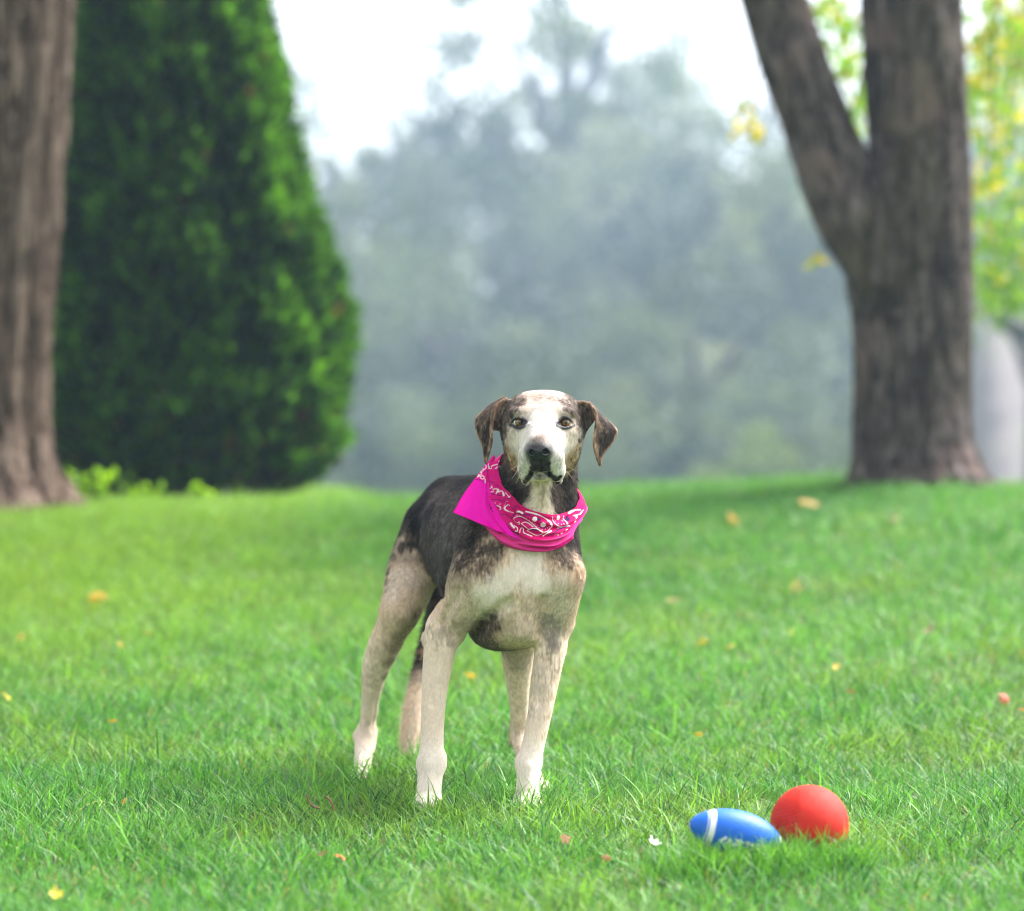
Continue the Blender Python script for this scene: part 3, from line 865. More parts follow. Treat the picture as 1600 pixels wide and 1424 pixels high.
def dog_prims():
    L = []
    def cone(p, q, k, col, zone, sq=None):
        a, ra = P(*p[:3]), RP(p[3], p[2]); b, rb = P(*q[:3]), RP(q[3], q[2])
        L.append((seg_fn(a, ra, b, rb, sq), k, col, zone))
    def group_min(fns):
        return list(fns), np.min([f[1] for f in fns], 0), np.max([f[2] for f in fns], 0)
    def chain(pts, k, cols, zone, sq=None):
        """a limb: one smooth tapering tube through the joints"""
        n = len(pts) - 1
        q = catmull(pts, n * 5 + 1)
        P3 = [P(*v[:3]) for v in q]; R3 = [RP(v[3], v[2]) for v in q]
        fns = [seg_fn(P3[i], R3[i], P3[i + 1], R3[i + 1], sq) for i in range(len(q) - 1)]
        L.append((group_min(fns), k, None, zone))
        for i in range(n):
            c = cols if not isinstance(cols, list) else cols[i]
            L.append((seg_fn(P(*pts[i][:3]), RP(pts[i][3], pts[i][2]), P(*pts[i + 1][:3]), RP(pts[i + 1][3], pts[i + 1][2]), sq), None, c, zone))
    def ell(p, rx, ry, rz_m, k, col, zone, R=np.eye(3)):
        d = p[2]
        L.append((ell_fn(P(*p), (RP(rx, d), rz_m, RP(ry, d)), R), k, col, zone))
    # ---- torso: axis runs back and to the left
    ax = np.array([-0.31, 0.95, 0.0]); ax /= np.linalg.norm(ax)
    lat = np.array([ax[1], -ax[0], 0.0]); up = np.array([0, 0, 1.0])
    RT = np.stack([lat, ax, up])
    def tor(c, r, k, col):
        L.append((ell_fn(c, r, RT), k, col, 'torso'))
    rib = P(775, 878, 0.23)
    tor(rib, (0.108, 0.235, 0.158), 0.03, GREY)
    tor(P(798, 900, 0.10), (0.110, 0.135, 0.140), 0.03, DBRN)      # fore chest
    tor(P(808, 895, 0.035), (0.082, 0.085, 0.118), 0.03, TAN)     # breast
    tor(P(730, 842, 0.39), (0.096, 0.16, 0.112), 0.035, GREY)       # loin
    tor(P(706, 826, 0.495), (0.090, 0.105, 0.094), 0.04, DARK)     # croup
    cone((700, 772, 0.50, 24), (790, 772, 0.16, 30), 0.04, DARK, 'torso')  # back line
    tor(P(800, 800, 0.14), (0.075, 0.10, 0.085), 0.04, DARK)       # withers
    ell((812, 985, 0.06), 40, 24, 0.075, 0.03, TAN, 'belly')       # breast keel
    ell((770, 985, 0.14), 34, 27, 0.11, 0.03, (0.12, 0.088, 0.066), 'belly')
    # ---- neck
    chain([(846, 680, 0.075, 52), (842, 740, 0.075, 60), (832, 800, 0.075, 68), (815, 860, 0.09, 82)], 0.03, DBRN, 'neck')
    cone((846, 752, -0.005, 20), (838, 830, -0.005, 30), 0.025, DBRN, 'throat')
    # ---- dog's right fore leg (left in the picture)
    kL = 0.022
    cone((770, 830, 0.08, 46), (748, 905, 0.025, 48), 0.03, DBRN, 'upperarm')
    cone((748, 905, 0.014, 44), (703, 976, 0.060, 31), 0.009, TAN, 'upperarm')
    cone((702, 978, 0.075, 30), (676, 998, 0.095, 15), 0.018, TANW, 'upperarm')
    chain([(693, 985, 0.055, 29), (686, 1022, 0.045, 24.5), (680, 1068, 0.035, 21), (676.5, 1117, 0.025, 18.5), (674.5, 1165, 0.015, 18.6),
           (674, 1190, 0.008, 21.3), (672, 1214, 0.004, 19.5), (670, 1236, -0.004, 19.5)], 0.012, [TANW, CREAM, CREAM, CREAM, WHITE, WHITE, WHITE], 'foreleg')
    cone((689, 1184, 0.010, 6.5), (689, 1197, 0.010, 6), 0.016, WHITE, 'foreleg')
    cone((657, 1190, 0.012, 6), (657, 1198, 0.012, 6), 0.010, WHITE, 'foreleg')
    cone((670, 998, 0.085, 7.5), (671, 1012, 0.075, 6.5), 0.022, TANW, 'upperarm')
    cone((699, 1000, 0.035, 13), (691, 1060, 0.028, 9), 0.010, TANW, 'foreleg')
    cone((672, 1196, -0.012, 6), (669, 1240, -0.022, 7), 0.010, WHITE, 'foreleg')
    # ---- dog's left fore leg (right in the picture)
    cone((850, 820, 0.07, 46), (868, 900, 0.03, 46), 0.03, DBRN, 'upperarm')
    cone((868, 900, 0.018, 47), (868, 968, 0.055, 31), 0.009, TAN, 'upperarm')
    cone((872, 975, 0.075, 22), (873, 1000, 0.10, 12), 0.016, TAN, 'upperarm')
    chain([(863, 985, 0.055, 27), (860, 1018, 0.045, 24), (851, 1066, 0.035, 22), (843, 1117, 0.025, 18.8), (833, 1165, 0.015, 17.8),
           (826, 1193, 0.008, 19.6), (825, 1216, 0.003, 17.6), (824, 1236, -0.004, 18.5)], 0.012, [TANW, TANW, TANW, CREAM, WHITE, WHITE, WHITE], 'foreleg')
    cone((812, 1188, 0.010, 6), (812, 1197, 0.010, 6), 0.010, WHITE, 'foreleg')
    cone((841, 1188, 0.012, 5.5), (840, 1196, 0.012, 5.5), 0.010, WHITE, 'foreleg')
    cone((850, 1000, 0.035, 12), (843, 1058, 0.025, 9), 0.010, TANW, 'foreleg')
    cone((879, 1008, 0.080, 8), (878, 1022, 0.07, 7), 0.010, TAN, 'upperarm')
    cone((826, 1198, -0.012, 6), (824, 1240, -0.022, 7), 0.010, WHITE, 'foreleg')
    # ---- dog's right hind leg (left in the picture)
    chain([(676, 828, 0.47, 48), (648, 888, 0.45, 42), (634, 932, 0.41, 36), (625, 962, 0.385, 28)], 0.022, [DBRN, TAN, TAN], 'thigh')
    cone((650, 870, 0.50, 34), (606, 955, 0.45, 15), 0.025, TAN, 'thigh')
    chain([(625, 955, 0.39, 27), (600, 1010, 0.41, 26), (586, 1048, 0.43, 21), (580, 1085, 0.45, 15), (577.5, 1110, 0.465, 12)], 0.016, [TAN, TANW, TANW, CREAM], 'shin')
    chain([(577.5, 1110, 0.465, 10.5), (572, 1148, 0.475, 15), (568, 1180, 0.445, 14.5), (565, 1203, 0.41, 14.5)], 0.012, [TANW, CREAM, WHITE], 'hock')
    cone((571, 1118, 0.49, 5), (562, 1152, 0.505, 9.5), 0.010, TANW, 'hock')
    cone((562, 1150, 0.50, 9), (563, 1172, 0.47, 8), 0.012, TANW, 'hock')
    cone((581, 1146, 0.47, 8), (578, 1168, 0.455, 7), 0.012, TANW, 'hock')
    # ---- dog's left hind leg (behind the right fore leg)
    chain([(768, 835, 0.50, 56), (800, 925, 0.36, 46), (812, 990, 0.235, 31)], 0.03, [DBRN, TAN], 'thigh')
    chain([(812, 985, 0.235, 31), (809, 1030, 0.255, 25), (810, 1080, 0.28, 17), (812, 1120, 0.305, 13.5)], 0.014, [TAN, TANW, TANW], 'shin')
    chain([(812, 1120, 0.305, 12), (813, 1152, 0.315, 15), (823, 1190, 0.265, 13), (836, 1216, 0.21, 13)], 0.012, [TANW, TANW, CREAM], 'hock')
    cone((803, 1110, 0.335, 5), (802, 1158, 0.35, 8.5), 0.010, TAN, 'hock')
    # ---- tail, hanging behind the thighs
    chain([(700, 795, 0.58, 16), (697, 850, 0.63, 15), (685, 930, 0.635, 13), (667, 1000, 0.60, 10), (655, 1060, 0.565, 11.5), (646, 1110, 0.54, 14), (640, 1150, 0.525, 13), (634, 1186, 0.51, 6)],
          0.012, [DARK, DARK, DBRN, DBRN, TANW, CREAM, CREAM], 'tail')
    # ---- paws: four knuckled toes each
    def paw(cx, cy, dy, s, zone='paw'):
        ell((cx, cy - 8 * s, dy), 19 * s, 12 * s, 0.030 * s, 0.012, WHITE, zone)
        for k, (ox, oy, od) in enumerate(((-15, 1, 0.004), (-5.5, 3.5, -0.018), (5.5, 3.5, -0.018), (15, 1, 0.004))):
            cone((cx + ox * s * 0.85, cy - 11 * s, dy + od * s, 8.2 * s), (cx + ox * s * 1.12, cy + (oy - 4) * s, dy + (od - 0.024) * s, 8.0 * s), 0.0045, WHITE, zone)
    paw(668, 1260, -0.012, 1.05)
    paw(823, 1259, -0.012, 1.0)
    paw(563, 1218, 0.385, 0.86)
    paw(842, 1236, 0.175, 0.86)
    # ---- head
    ell((826, 660, 0.030), 42, 43.5, 0.080, 0.02, FACE, 'skull')
    ell((870, 660, 0.030), 42, 43.5, 0.080, 0.02, FACE, 'skull')
    ell((848, 664, 0.035), 64, 53, 0.082, 0.02, FACE, 'skull')
    ell((806, 690, 0.012), 19, 34, 0.050, 0.02, FACE, 'cheek')
    ell((890, 690, 0.012), 19, 34, 0.050, 0.02, FACE, 'cheek')
    ell((815, 716, 0.02), 20, 24, 0.05, 0.02, TAN, 'cheek')
    ell((880, 716, 0.02), 20, 24, 0.05, 0.02, TAN, 'cheek')
    ell((813, 645, -0.034), 16, 9, 0.020, 0.016, FACE, 'brow')
    ell((881, 645, -0.034), 16, 9, 0.020, 0.016, FACE, 'brow')
    ell((814, 675, -0.030), 18, 8, 0.018, 0.014, FACE, 'brow')
    ell((880, 675, -0.030), 18, 8, 0.018, 0.014, FACE, 'brow')
    cone((847, 654, -0.030, 21), (843, 694, -0.125, 17), 0.022, MUZ, 'muzzle')
    cone((847, 690, -0.030, 40), (843, 712, -0.110, 27), 0.022, MUZ, 'muzzle')
    cone((829, 712, -0.105, 19), (826, 736, -0.088, 17), 0.012, MUZ, 'muzzle')
    cone((863, 712, -0.105, 19), (866, 736, -0.088, 17), 0.012, MUZ, 'muzzle')
    cone((824, 734, -0.084, 14), (821.5, 750, -0.072, 7.5), 0.008, MUZ, 'flew')
    cone((869, 734, -0.084, 14), (872, 750, -0.072, 7.5), 0.008, MUZ, 'flew')
    ell((845, 744, -0.088), 15, 9, 0.022, 0.006, WHITE, 'chin')
    ell((845, 741, -0.03), 19, 10, 0.05, 0.010, CREAM, 'chin')
    ell((842, 705, -0.136), 19.0, 14.0, 0.019, 0.007, NOSE, 'nose')
    ell((842, 715, -0.132), 15, 11, 0.016, 0.006, NOSE, 'nose')
    # ---- ears: bent thin leather, rolled front edge
    def ear(Rl, Ol, Sl, th, flip):
        ns_ = len(Sl)
        Rl = catmull(Rl, (len(Rl) - 1) * 3 + 1); Ol = catmull(Ol, (len(Ol) - 1) * 3 + 1); Sl = catmull(Sl, (ns_ - 1) * 3 + 1)
        Rp = [P(*q) for q in Rl]; Op = [P(*q) for q in Ol]; Sp = [P(*q) for q in Sl]
        # the leather bows a little between roll and edge
        Mp = [(a + b) * 0.5 + np.array([0, -0.0035, 0.0]) for a, b in zip(Rp, Op)]
        Kp = [(a + b) * 0.5 + np.array([0, 0.006, 0.0]) for a, b in zip(Rp, Sp)]
        tris = []
        def strip(A, B):
            for i in range(min(len(A), len(B)) - 1):
                for t in ((A[i], A[i + 1], B[i + 1]), (A[i], B[i + 1], B[i])):
                    if np.linalg.norm(np.cross(t[1] - t[0], t[2] - t[0])) > 1e-7:
                        tris.append(tri_fn(*t, th))
        strip(Rp, Mp); strip(Mp, Op)
        strip(Rp[:len(Sp)], Kp); strip(Kp, Sp)
        rolls = [seg_fn(Rp[i], th * 1.4, Rp[i + 1], th * 1.4) for i in range(len(Rp) - 1)]
        L.append((group_min(tris + rolls), 0.005, None, 'ear'))
        L.append((group_min(tris), None, EARB, 'ear'))
        L.append((group_min(rolls), None, (0.24, 0.15, 0.10), 'earroll'))
        edge = [seg_fn(Op[i], th, Op[i + 1], th) for i in range(len(Op) - 1)]
        L.append((group_min(edge), None, (0.34, 0.22, 0.145), 'earroll'))
    ear([(790, 623, 0.005), (776, 634, -0.010), (770, 651, -0.016), (768, 671, -0.018), (768, 690, -0.016), (764, 707, -0.012), (759, 723, -0.006)],
        [(789, 620, 0.032), (770, 630, 0.036), (754, 643, 0.032), (743, 656, 0.024), (745, 676, 0.014), (754, 697, 0.002), (757, 719, -0.004)],
        [(802, 628, 0.000), (799, 642, 0.014), (793, 657, 0.018), (787, 673, 0.018)], 0.0019, 1)
    ear([(899, 630, 0.004), (916, 630, -0.006), (927, 638, -0.014), (932, 652, -0.018), (930, 672, -0.020), (928, 692, -0.018), (931, 709, -0.014), (937, 727, -0.008)],
        [(903, 628, 0.032), (921, 629, 0.034), (935, 644, 0.030), (951, 659, 0.024), (964, 674, 0.020), (955, 694, 0.010), (944, 708, 0.000), (938, 724, -0.006)],
        [(894, 634, 0.006), (899, 648, 0.018), (904, 664, 0.020), (908, 684, 0.020)], 0.0019, -1)
    return L

EYES = [(812.0, 660.0), (882.0, 660.5)]

def build_dog():
    r2 = 1.6e-3 if 'lite' not in DEV else 3e-3
    r4 = 3.6e-3 if 'lite' not in DEV else 5e-3
    xs = np.concatenate([np.arange(-0.36, -0.078, r4), np.arange(-0.078, 0.226, r2)])
    ys = np.concatenate([np.arange(4.42, 4.68, r2), np.arange(4.68, 5.36, r4)])
    zs = np.concatenate([np.arange(-0.03, 0.60, r4), np.arange(0.60, 0.82, r2)])
    G = Field(xs, ys, zs)
    L = dog_prims()
    for (fn, lo, hi), k, col, zone in L:
        if k is not None:
            G.apply(fn, lo, hi, k)
    # carve: eye openings, nostrils, mouth, philtrum, ear-to-skull folds
    def carve(c, rad, k, R=np.eye(3)):
        fn, lo, hi = ell_fn(c, rad, R)
        G.apply(fn, lo, hi, k, 'sub')
    eyec = []
    rims = []
    for i, (ex, ey) in enumerate(EYES):
        m = 1 if i == 0 else -1
        ring = [(-13.5, 3.2), (-10, -1.5), (-5, -5.4), (0.5, -6.8), (6, -5.4), (10.5, -1.0), (15.0, 3.4), (9, 5.6), (4, 7.4), (-1, 7.8), (-7, 6.4), (-13.5, 3.2)]
        ring = [(u * 1.06, v * 1.12) for u, v in ring]
        ring = catmull([(ex + m * u, ey + v, 0) for u, v in ring[:7]], 25).tolist() + catmull([(ex + m * u, ey + v, 0) for u, v in ring[6:]], 21).tolist()
        rims.append([G.hit(q[0], q[1]) for q in ring])
        h = G.hit(ex, ey)
        eyec.append(h + np.array([-m * 0.0002, 0.0128, 0.0]))
        carve(h + np.array([m * 0.0004, 0.003, 0.0]), (0.0130, 0.0095, 0.0088), 0.002)
    for rm in rims:
        for a_, b_ in zip(rm[:-1], rm[1:]):
            fn, lo, hi = seg_fn(a_ + np.array([0, 0.0004, 0]), 0.0016, b_ + np.array([0, 0.0004, 0]), 0.0016)
            G.apply(fn, lo, hi, 0.003)
    def groove(pts, rad, k, depth=0.0030):
        hs = [G.hit(q[0], q[1]) for q in catmull([(a_, b_, 0) for a_, b_ in pts], len(pts) * 6)]
        hs = [h for h in hs if h is not None]
        nn_ = G.grad(np.array(hs), 0.006)
        cs = [h + n_ * (rad * 1.6 - depth) for h, n_ in zip(hs, nn_)]
        fns = [seg_fn(a_, rad * 1.6, b_, rad * 1.6) for a_, b_ in zip(cs[:-1], cs[1:])]
        G.apply(fns, np.min([f[1] for f in fns], 0), np.max([f[2] for f in fns], 0), k, 'sub')
    groove([(822, 868), (820, 900), (817, 930), (815, 958)], 0.0090, 0.014, 0.006)          # breast bone
    groove([(792, 944), (770, 962), (750, 982), (738, 997)], 0.0075, 0.012, 0.010)          # arm against chest
    groove([(846, 940), (843, 965), (843, 990)], 0.0075, 0.012, 0.009)
    groove([(705, 870), (697, 905), (686, 945)], 0.0080, 0.012, 0.007)                      # shoulder against ribs
    groove([(718, 925), (700, 955), (690, 975)], 0.0050, 0.010, 0.004)
    groove([(680, 1020), (676, 1060), (674, 1100)], 0.0030, 0.008)
    groove([(856, 1025), (848, 1065), (842, 1100)], 0.0030, 0.008)
    groove([(588, 1095), (585, 1120), (582, 1140)], 0.0030, 0.006)
    for (nx_, ny_, s) in ((830.5, 707, -1), (852.0, 706, 1)):
        h = G.hit(nx_, ny_)
        carve(h + np.array([0, 0.001, 0]), (0.0052, 0.008, 0.0046), 0.0025)
        carve(h + np.array([s * 0.006, 0.002, -0.003]), (0.005, 0.005, 0.0018), 0.002)
    for py in np.arange(718, 736, 2.0):
        h = G.hit(844, py)
        carve(h, (0.0012, 0.003, 0.002), 0.002)
    for t in np.linspace(-1, 1, 15):
        h = G.hit(844.5 + 10.5 * t, 736.0 + 4.5 * abs(t) ** 1.8)
        if h is not None:
            carve(h + np.array([0, 0.001, 0]), (0.0022, 0.0075 * (1.15 - 0.6 * abs(t)), 0.0024), 0.0015)
    V, Q = G.mesh()
    # normals and areas
    e1 = V[Q[:, 2]] - V[Q[:, 0]]; e2 = V[Q[:, 3]] - V[Q[:, 1]]
    fn_ = np.cross(e1, e2)
    area = 0.5 * np.linalg.norm(fn_, axis=1)
    vn = np.zeros_like(V)
    for k in range(4):
        np.add.at(vn, Q[:, k], fn_)
    vn /= (np.linalg.norm(vn, axis=1, keepdims=True) + 1e-12)
    # ---- coat: blend of the colours of the nearest muscles, then patches
    W = np.zeros(len(V)); Cc = np.zeros((len(V), 3))
    zones = {}
    x, y, z = V[:, 0], V[:, 1], V[:, 2]
    for (fn, lo, hi), k, col, zone in L:
        if col is None:
            continue
        near = np.all((V > lo - 0.03) & (V < hi + 0.03), axis=1)
        idx = np.nonzero(near)[0]
        if len(idx) == 0:
            continue
        p = V[idx]
        def ev(f, q):
            return f(q[:, 0].reshape(-1, 1, 1), q[:, 1].reshape(-1, 1, 1), q[:, 2].reshape(-1, 1, 1)).reshape(-1)
        if isinstance(fn, list):
            d = np.full(len(p), 0.1)
            for f, l1, h1 in fn:
                j = np.nonzero(np.all((p > l1 - 0.02) & (p < h1 + 0.02), axis=1))[0]
                if len(j):
                    d[j] = np.minimum(d[j], ev(f, p[j]))
        else:
            d = ev(fn, p)
        w = np.exp(-np.clip(d, -0.02, 0.1) / 0.0045) if zone != 'earroll' else 6.0 * np.exp(-np.clip(d, 0, 0.1) / 0.0012)
        W[idx] += w
        Cc[idx] += w[:, None] * np.array(col)
        zz = zones.setdefault(zone, np.zeros(len(V)))
        zz[idx] += w
    W = W + 1e-9
    Cc /= W[:, None]
    for k in zones:
        zones[k] /= W
    zn = lambda k: zones.get(k, np.zeros(len(V)))
    n1 = fbm(V, 28, 1, 4) - 0.5
    n2 = fbm(V, 90, 2, 3) - 0.5
    n3 = vnoise(V * np.array([1, 1, 0.35]), 330, 4) - 0.5
    n4 = fbm(V * np.array([1.0, 0.6, 0.3]), 210, 61, 2) - 0.5
    gloss = np.zeros(len(V))
    def patch(pts, rad, col, soft=0.35, amt=1.0, wob=0.25, only=None, aspect=(1, 1, 1)):
        """coat marking: soft blob(s) of colour round surface points"""
        nonlocal Cc
        a = np.zeros(len(V))
        for q in pts:
            r = rad
            if len(q) == 3:
                r = q[2]
            h = G.hit(q[0], q[1])
            if h is None:
                continue
            rm = RP(r)
            dist = np.linalg.norm((V - h) / np.array(aspect), axis=1) / rm
            dist = dist + wob * (n1 * 1.5 + n2 * 1.0 + n4 * 1.8)
            a = np.maximum(a, 1 - smooth01((dist - (1 - soft)) / (2 * soft)))
        if only is not None:
            a = a * np.clip(sum(zn(o) for o in only) * 1.4, 0, 1)
        a = (a * amt)[:, None]
        Cc = Cc * (1 - a) + np.array(col) * a
    BODY = ['torso', 'belly', 'neck', 'throat', 'upperarm', 'foreleg']
    HEAD = ['skull', 'cheek', 'brow', 'muzzle', 'flew', 'chin', 'nose', 'ear', 'earroll', 'neck']
    # body
    patch([(700, 800), (690, 830), (720, 850), (700, 880), (690, 910), (700, 940)], 34, (0.050, 0.041, 0.039), 0.5, 0.9, only=['torso', 'belly'])
    patch([(655, 790), (642, 800), (650, 820), (670, 800)], 22, DARK, 0.5, 0.9, only=['torso', 'thigh'])
    patch([(735, 850), (750, 835), (725, 880), (770, 860), (745, 870), (890, 880, 14), (905, 860), (893, 850), (880, 870)], 22, DARK, 0.55, 0.85, 0.5)
    patch([(755, 885), (760, 905), (740, 905)], 18, (0.13, 0.09, 0.065), 0.6, 0.8, 0.5)
    patch([(905, 900), (910, 930), (905, 960)], 13, (0.20, 0.125, 0.08), 0.6, 0.8, 0.4)
    patch([(722, 935), (712, 960), (735, 950), (748, 925), (720, 980)], 22, (0.60, 0.465, 0.35), 0.5, 0.85, 0.4, only=['upperarm', 'foreleg', 'torso'])
    patch([(765, 935, 24), (780, 920, 22), (800, 905, 24), (825, 875, 24), (830, 905, 26), (818, 890, 26), (845, 915, 16), (825, 862, 22)], 24, WHITE, 0.45, 1.0, 0.45)
    patch([(795, 945, 18), (775, 955, 18), (750, 962, 18)], 18, (0.70, 0.57, 0.45), 0.55, 0.8)
    patch([(820, 955), (832, 975), (815, 985), (845, 955)], 20, (0.60, 0.44, 0.345), 0.5, 0.85, 0.3)
    patch([(870, 930), (880, 950), (868, 965), (875, 910, 14)], 18, (0.64, 0.52, 0.42), 0.6, 0.8, 0.3)
    patch([(862, 985), (857, 970), (866, 1000)], 13, (0.24, 0.20, 0.18), 0.7, 0.75, 1.0)
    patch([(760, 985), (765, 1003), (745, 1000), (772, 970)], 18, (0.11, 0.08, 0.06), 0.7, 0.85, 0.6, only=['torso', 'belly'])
    patch([(800, 1000), (820, 1003)], 14, (0.50, 0.40, 0.28), 0.6, 0.8, 0.3, only=['belly', 'torso'])
    # hips and thigh
    patch([(625, 845), (618, 860), (635, 870)], 14, (0.30, 0.22, 0.165), 0.6, 0.8, 0.4, only=['thigh', 'torso'])
    patch([(628, 853), (640, 852), (650, 848)], 9, DARK, 0.5, 0.8, 1.6, only=['thigh', 'torso'])
    patch([(605, 895), (607, 920), (603, 910), (622, 838), (610, 872)], 10, (0.05, 0.042, 0.04), 0.5, 0.85, 2.0, only=['thigh', 'torso'])
    patch([(625, 900), (618, 915), (640, 905), (612, 930)], 20, (0.56, 0.44, 0.35), 0.5, 0.85, 0.4, only=['thigh'])
    patch([(640, 980), (628, 995), (650, 965), (620, 1012), (610, 1035, 12), (602, 1058, 9)], 18, (0.17, 0.12, 0.085), 0.6, 0.75, 0.3, only=['thigh', 'shin'])  # brown inner leg: partly coat colour, partly shade painted in
    patch([(800, 1020), (812, 1035), (790, 1018)], 22, (0.36, 0.285, 0.235), 0.6, 0.8, 0.3, only=['shin', 'thigh'])
    patch([(664, 1003), (660, 1018)], 6, (0.52, 0.33, 0.24), 0.6, 0.6, 0.3)
    patch([(705, 985), (720, 985)], 16, (0.16, 0.12, 0.10), 0.5, 0.4, 3.2)
    patch([(872, 1018), (876, 1035)], 11, (0.16, 0.12, 0.10), 0.5, 0.45, 3.0)
    patch([(868, 1060), (863, 1090), (857, 1120), (851, 1150)], 6, (0.48, 0.34, 0.22), 0.8, 0.6, 0.4, only=['foreleg'])
    patch([(845, 1050), (838, 1080), (832, 1110)], 9, (0.52, 0.42, 0.35), 0.7, 0.6, 0.4, only=['foreleg'])
    # throat
    patch([(846, 758, 15), (846, 772, 16), (846, 786, 17), (843, 800, 24), (838, 812, 30)], 15, (0.62, 0.53, 0.42), 0.30, 1.0, 0.3, only=['neck', 'throat', 'chin'])
    patch([(848, 770), (848, 785)], 6, (0.36, 0.29, 0.14), 0.7, 0.6, 0.3, only=['neck', 'throat'])
    patch([(885, 760), (890, 780), (895, 740), (800, 760), (808, 775), (792, 740)], 13, DARK, 0.6, 0.8, 0.6, only=['neck'])
    # face: dark temples and sides, set by distance from the middle of the head
    hc = P(848, 660, 0.0)
    hz = np.clip(sum(zn(k) for k in ('skull', 'cheek', 'brow', 'muzzle')) * 1.5, 0, 1)
    pyv = HORIZON - (V[:, 2] - CAM_H) / D0 * F_PX
    adx = np.abs(V[:, 0] - hc[0]) / D0 * F_PX
    thr = np.interp(pyv, [605, 615, 625, 640, 655, 670, 690, 705, 720, 745], [34, 28, 21, 30, 44, 52, 56, 55, 44, 38])
    streak = fbm(V * np.array([1.0, 0.4, 1.0]), 130, 51, 3) - 0.5
    am = smooth01((adx - thr + 26 * streak + 8 * n1 + 3) / 11) * hz
    am = np.maximum(am, smooth01((V[:, 1] - (4.6 + 0.035) + 0.03 * n1) / 0.03) * hz * smooth01((adx - 22) / 20))
    dk = np.array((0.060, 0.044, 0.037))[None] * np.exp(2.2 * streak)[:, None]
    Cc = Cc * (1 - 0.95 * am[:, None]) + dk * 0.95 * am[:, None]
    patch([(848, 628, 11), (850, 640, 8), (842, 622, 9), (860, 624, 8)], 9, (0.15, 0.10, 0.08), 0.7, 0.8, 0.9, only=HEAD)
    patch([(830, 616, 16), (866, 616, 16), (848, 615, 18), (815, 620, 10), (880, 621, 10)], 12, (0.30, 0.235, 0.20), 0.8, 0.7, 1.1, only=HEAD)
    patch([(846, 650, 4), (846, 660, 3)], 4, (0.62, 0.48, 0.40), 0.7, 0.6, 0.5, only=HEAD)
    patch([(846, 683, 9), (836, 686, 5), (852, 684, 5)], 6, (0.22, 0.15, 0.12), 0.7, 0.75, 0.6, only=HEAD)
    patch([(798, 716, 12), (802, 730, 10), (794, 703, 8)], 9, (0.30, 0.20, 0.12), 0.5, 0.95, 0.3, only=HEAD)
    patch([(895, 716, 12), (892, 730, 11), (901, 703, 8)], 9, (0.26, 0.18, 0.10), 0.5, 0.95, 0.3, only=HEAD)
    patch([(800, 742), (795, 733), (897, 742), (900, 733)], 9, (0.07, 0.055, 0.05), 0.6, 0.9, 0.4, only=['neck', 'cheek'])
    patch([(815, 688, 14), (878, 690, 14), (805, 690, 9), (890, 690, 9)], 12, (0.70, 0.60, 0.50), 0.8, 0.6, 0.6, only=HEAD)
    patch([(835, 640, 14), (862, 642, 14), (848, 634, 14)], 12, (0.66, 0.54, 0.46), 0.9, 0.5, 0.9, only=HEAD)
    # lips and the dark triangle under the nose
    patch([(836, 722, 8), (850, 722, 8), (838, 728, 9), (851, 728, 9), (831, 725, 5), (857, 725, 5), (835, 734, 6), (853, 734, 6), (834, 732, 6.5), (854, 732, 6.5), (831, 739, 5.5), (858, 739, 5.5)], 7, (0.034, 0.027, 0.031), 0.6, 0.95, 0.45, only=HEAD)
    patch([(831, 740, 5), (829, 743, 5), (826, 746, 5), (824, 749, 5), (821, 752, 5.5), (858, 740, 5), (860, 743, 5), (864, 746, 5.5), (867, 748, 6), (870, 750, 6.5), (875, 746, 4.5), (820, 754, 4), (871, 755, 5)], 5, (0.013, 0.011, 0.013), 0.4, 0.97, 0.12, only=HEAD)
    patch([(845, 746, 6), (850, 746, 5), (838, 746, 5)], 6, (0.20, 0.17, 0.155), 0.6, 0.8, 0.4, only=['chin'])
    patch([(845, 740, 6), (839, 739, 4), (851, 739, 4)], 5, (0.03, 0.02, 0.022), 0.5, 0.9, 0.2, only=['chin'])
    patch([(838, 754, 7), (852, 754, 7)], 6, (0.40, 0.34, 0.16), 0.6, 0.7, 0.2, only=['chin', 'throat', 'neck'])
    fpx = 800 + V[:, 0] / V[:, 1] * F_PX; fpy = HORIZON + (CAM_H - V[:, 2]) / V[:, 1] * F_PX
    wz = np.interp(fpy, [712, 722, 734, 742], [15, 12, 14, 16])
    a = (1 - smooth01((np.abs(fpx - 844) - wz + 5 * n2 + 4 * n4) / 6)) * smooth01((fpy - 712) / 4) * (1 - smooth01((fpy - 735) / 4)) * (V[:, 1] < D0 - 0.075)
    Cc = Cc * (1 - 0.92 * a[:, None]) + np.array((0.026, 0.021, 0.024)) * 0.92 * a[:, None]
    for sx in (-1, 1):     # whisker roots
        for j in range(9):
            qx = 845 + sx * (20 + 5.0 * (j % 3) + 1.5 * (j // 3)) + 1.5 * math.sin(j * 7.3 + sx); qy = 720 + 6.0 * (j // 3) + 1.5 * math.sin(j * 4.1 + 2 * sx)
            patch([(qx, qy)], 1.2, (0.10, 0.08, 0.09), 0.5, 0.5, 0.0, only=['muzzle', 'flew'])
    # eye rims
    for i, (ex, ey) in enumerate(EYES):
        s = -1 if i == 0 else 1
        c = eyec[i]
        dd = np.sqrt(((V[:, 0] - c[0] + s * 0.001) / 0.0160) ** 2 + ((V[:, 2] - c[2]) / 0.0105) ** 2) + 0.22 * n2
        nearf = (np.abs(V[:, 1] - c[1]) < 0.03)
        a = (1 - smooth01((dd - 0.70) / 0.25)) * nearf
        c2 = c + np.array([-s * 0.0165, 0, -0.0035])
        d2 = np.sqrt(((V[:, 0] - c2[0]) / 0.0085) ** 2 + ((V[:, 2] - c2[2]) / 0.0065) ** 2) + 0.5 * n2
        a = np.maximum(a, 0.85 * (1 - smooth01((d2 - 0.6) / 0.6)) * nearf)
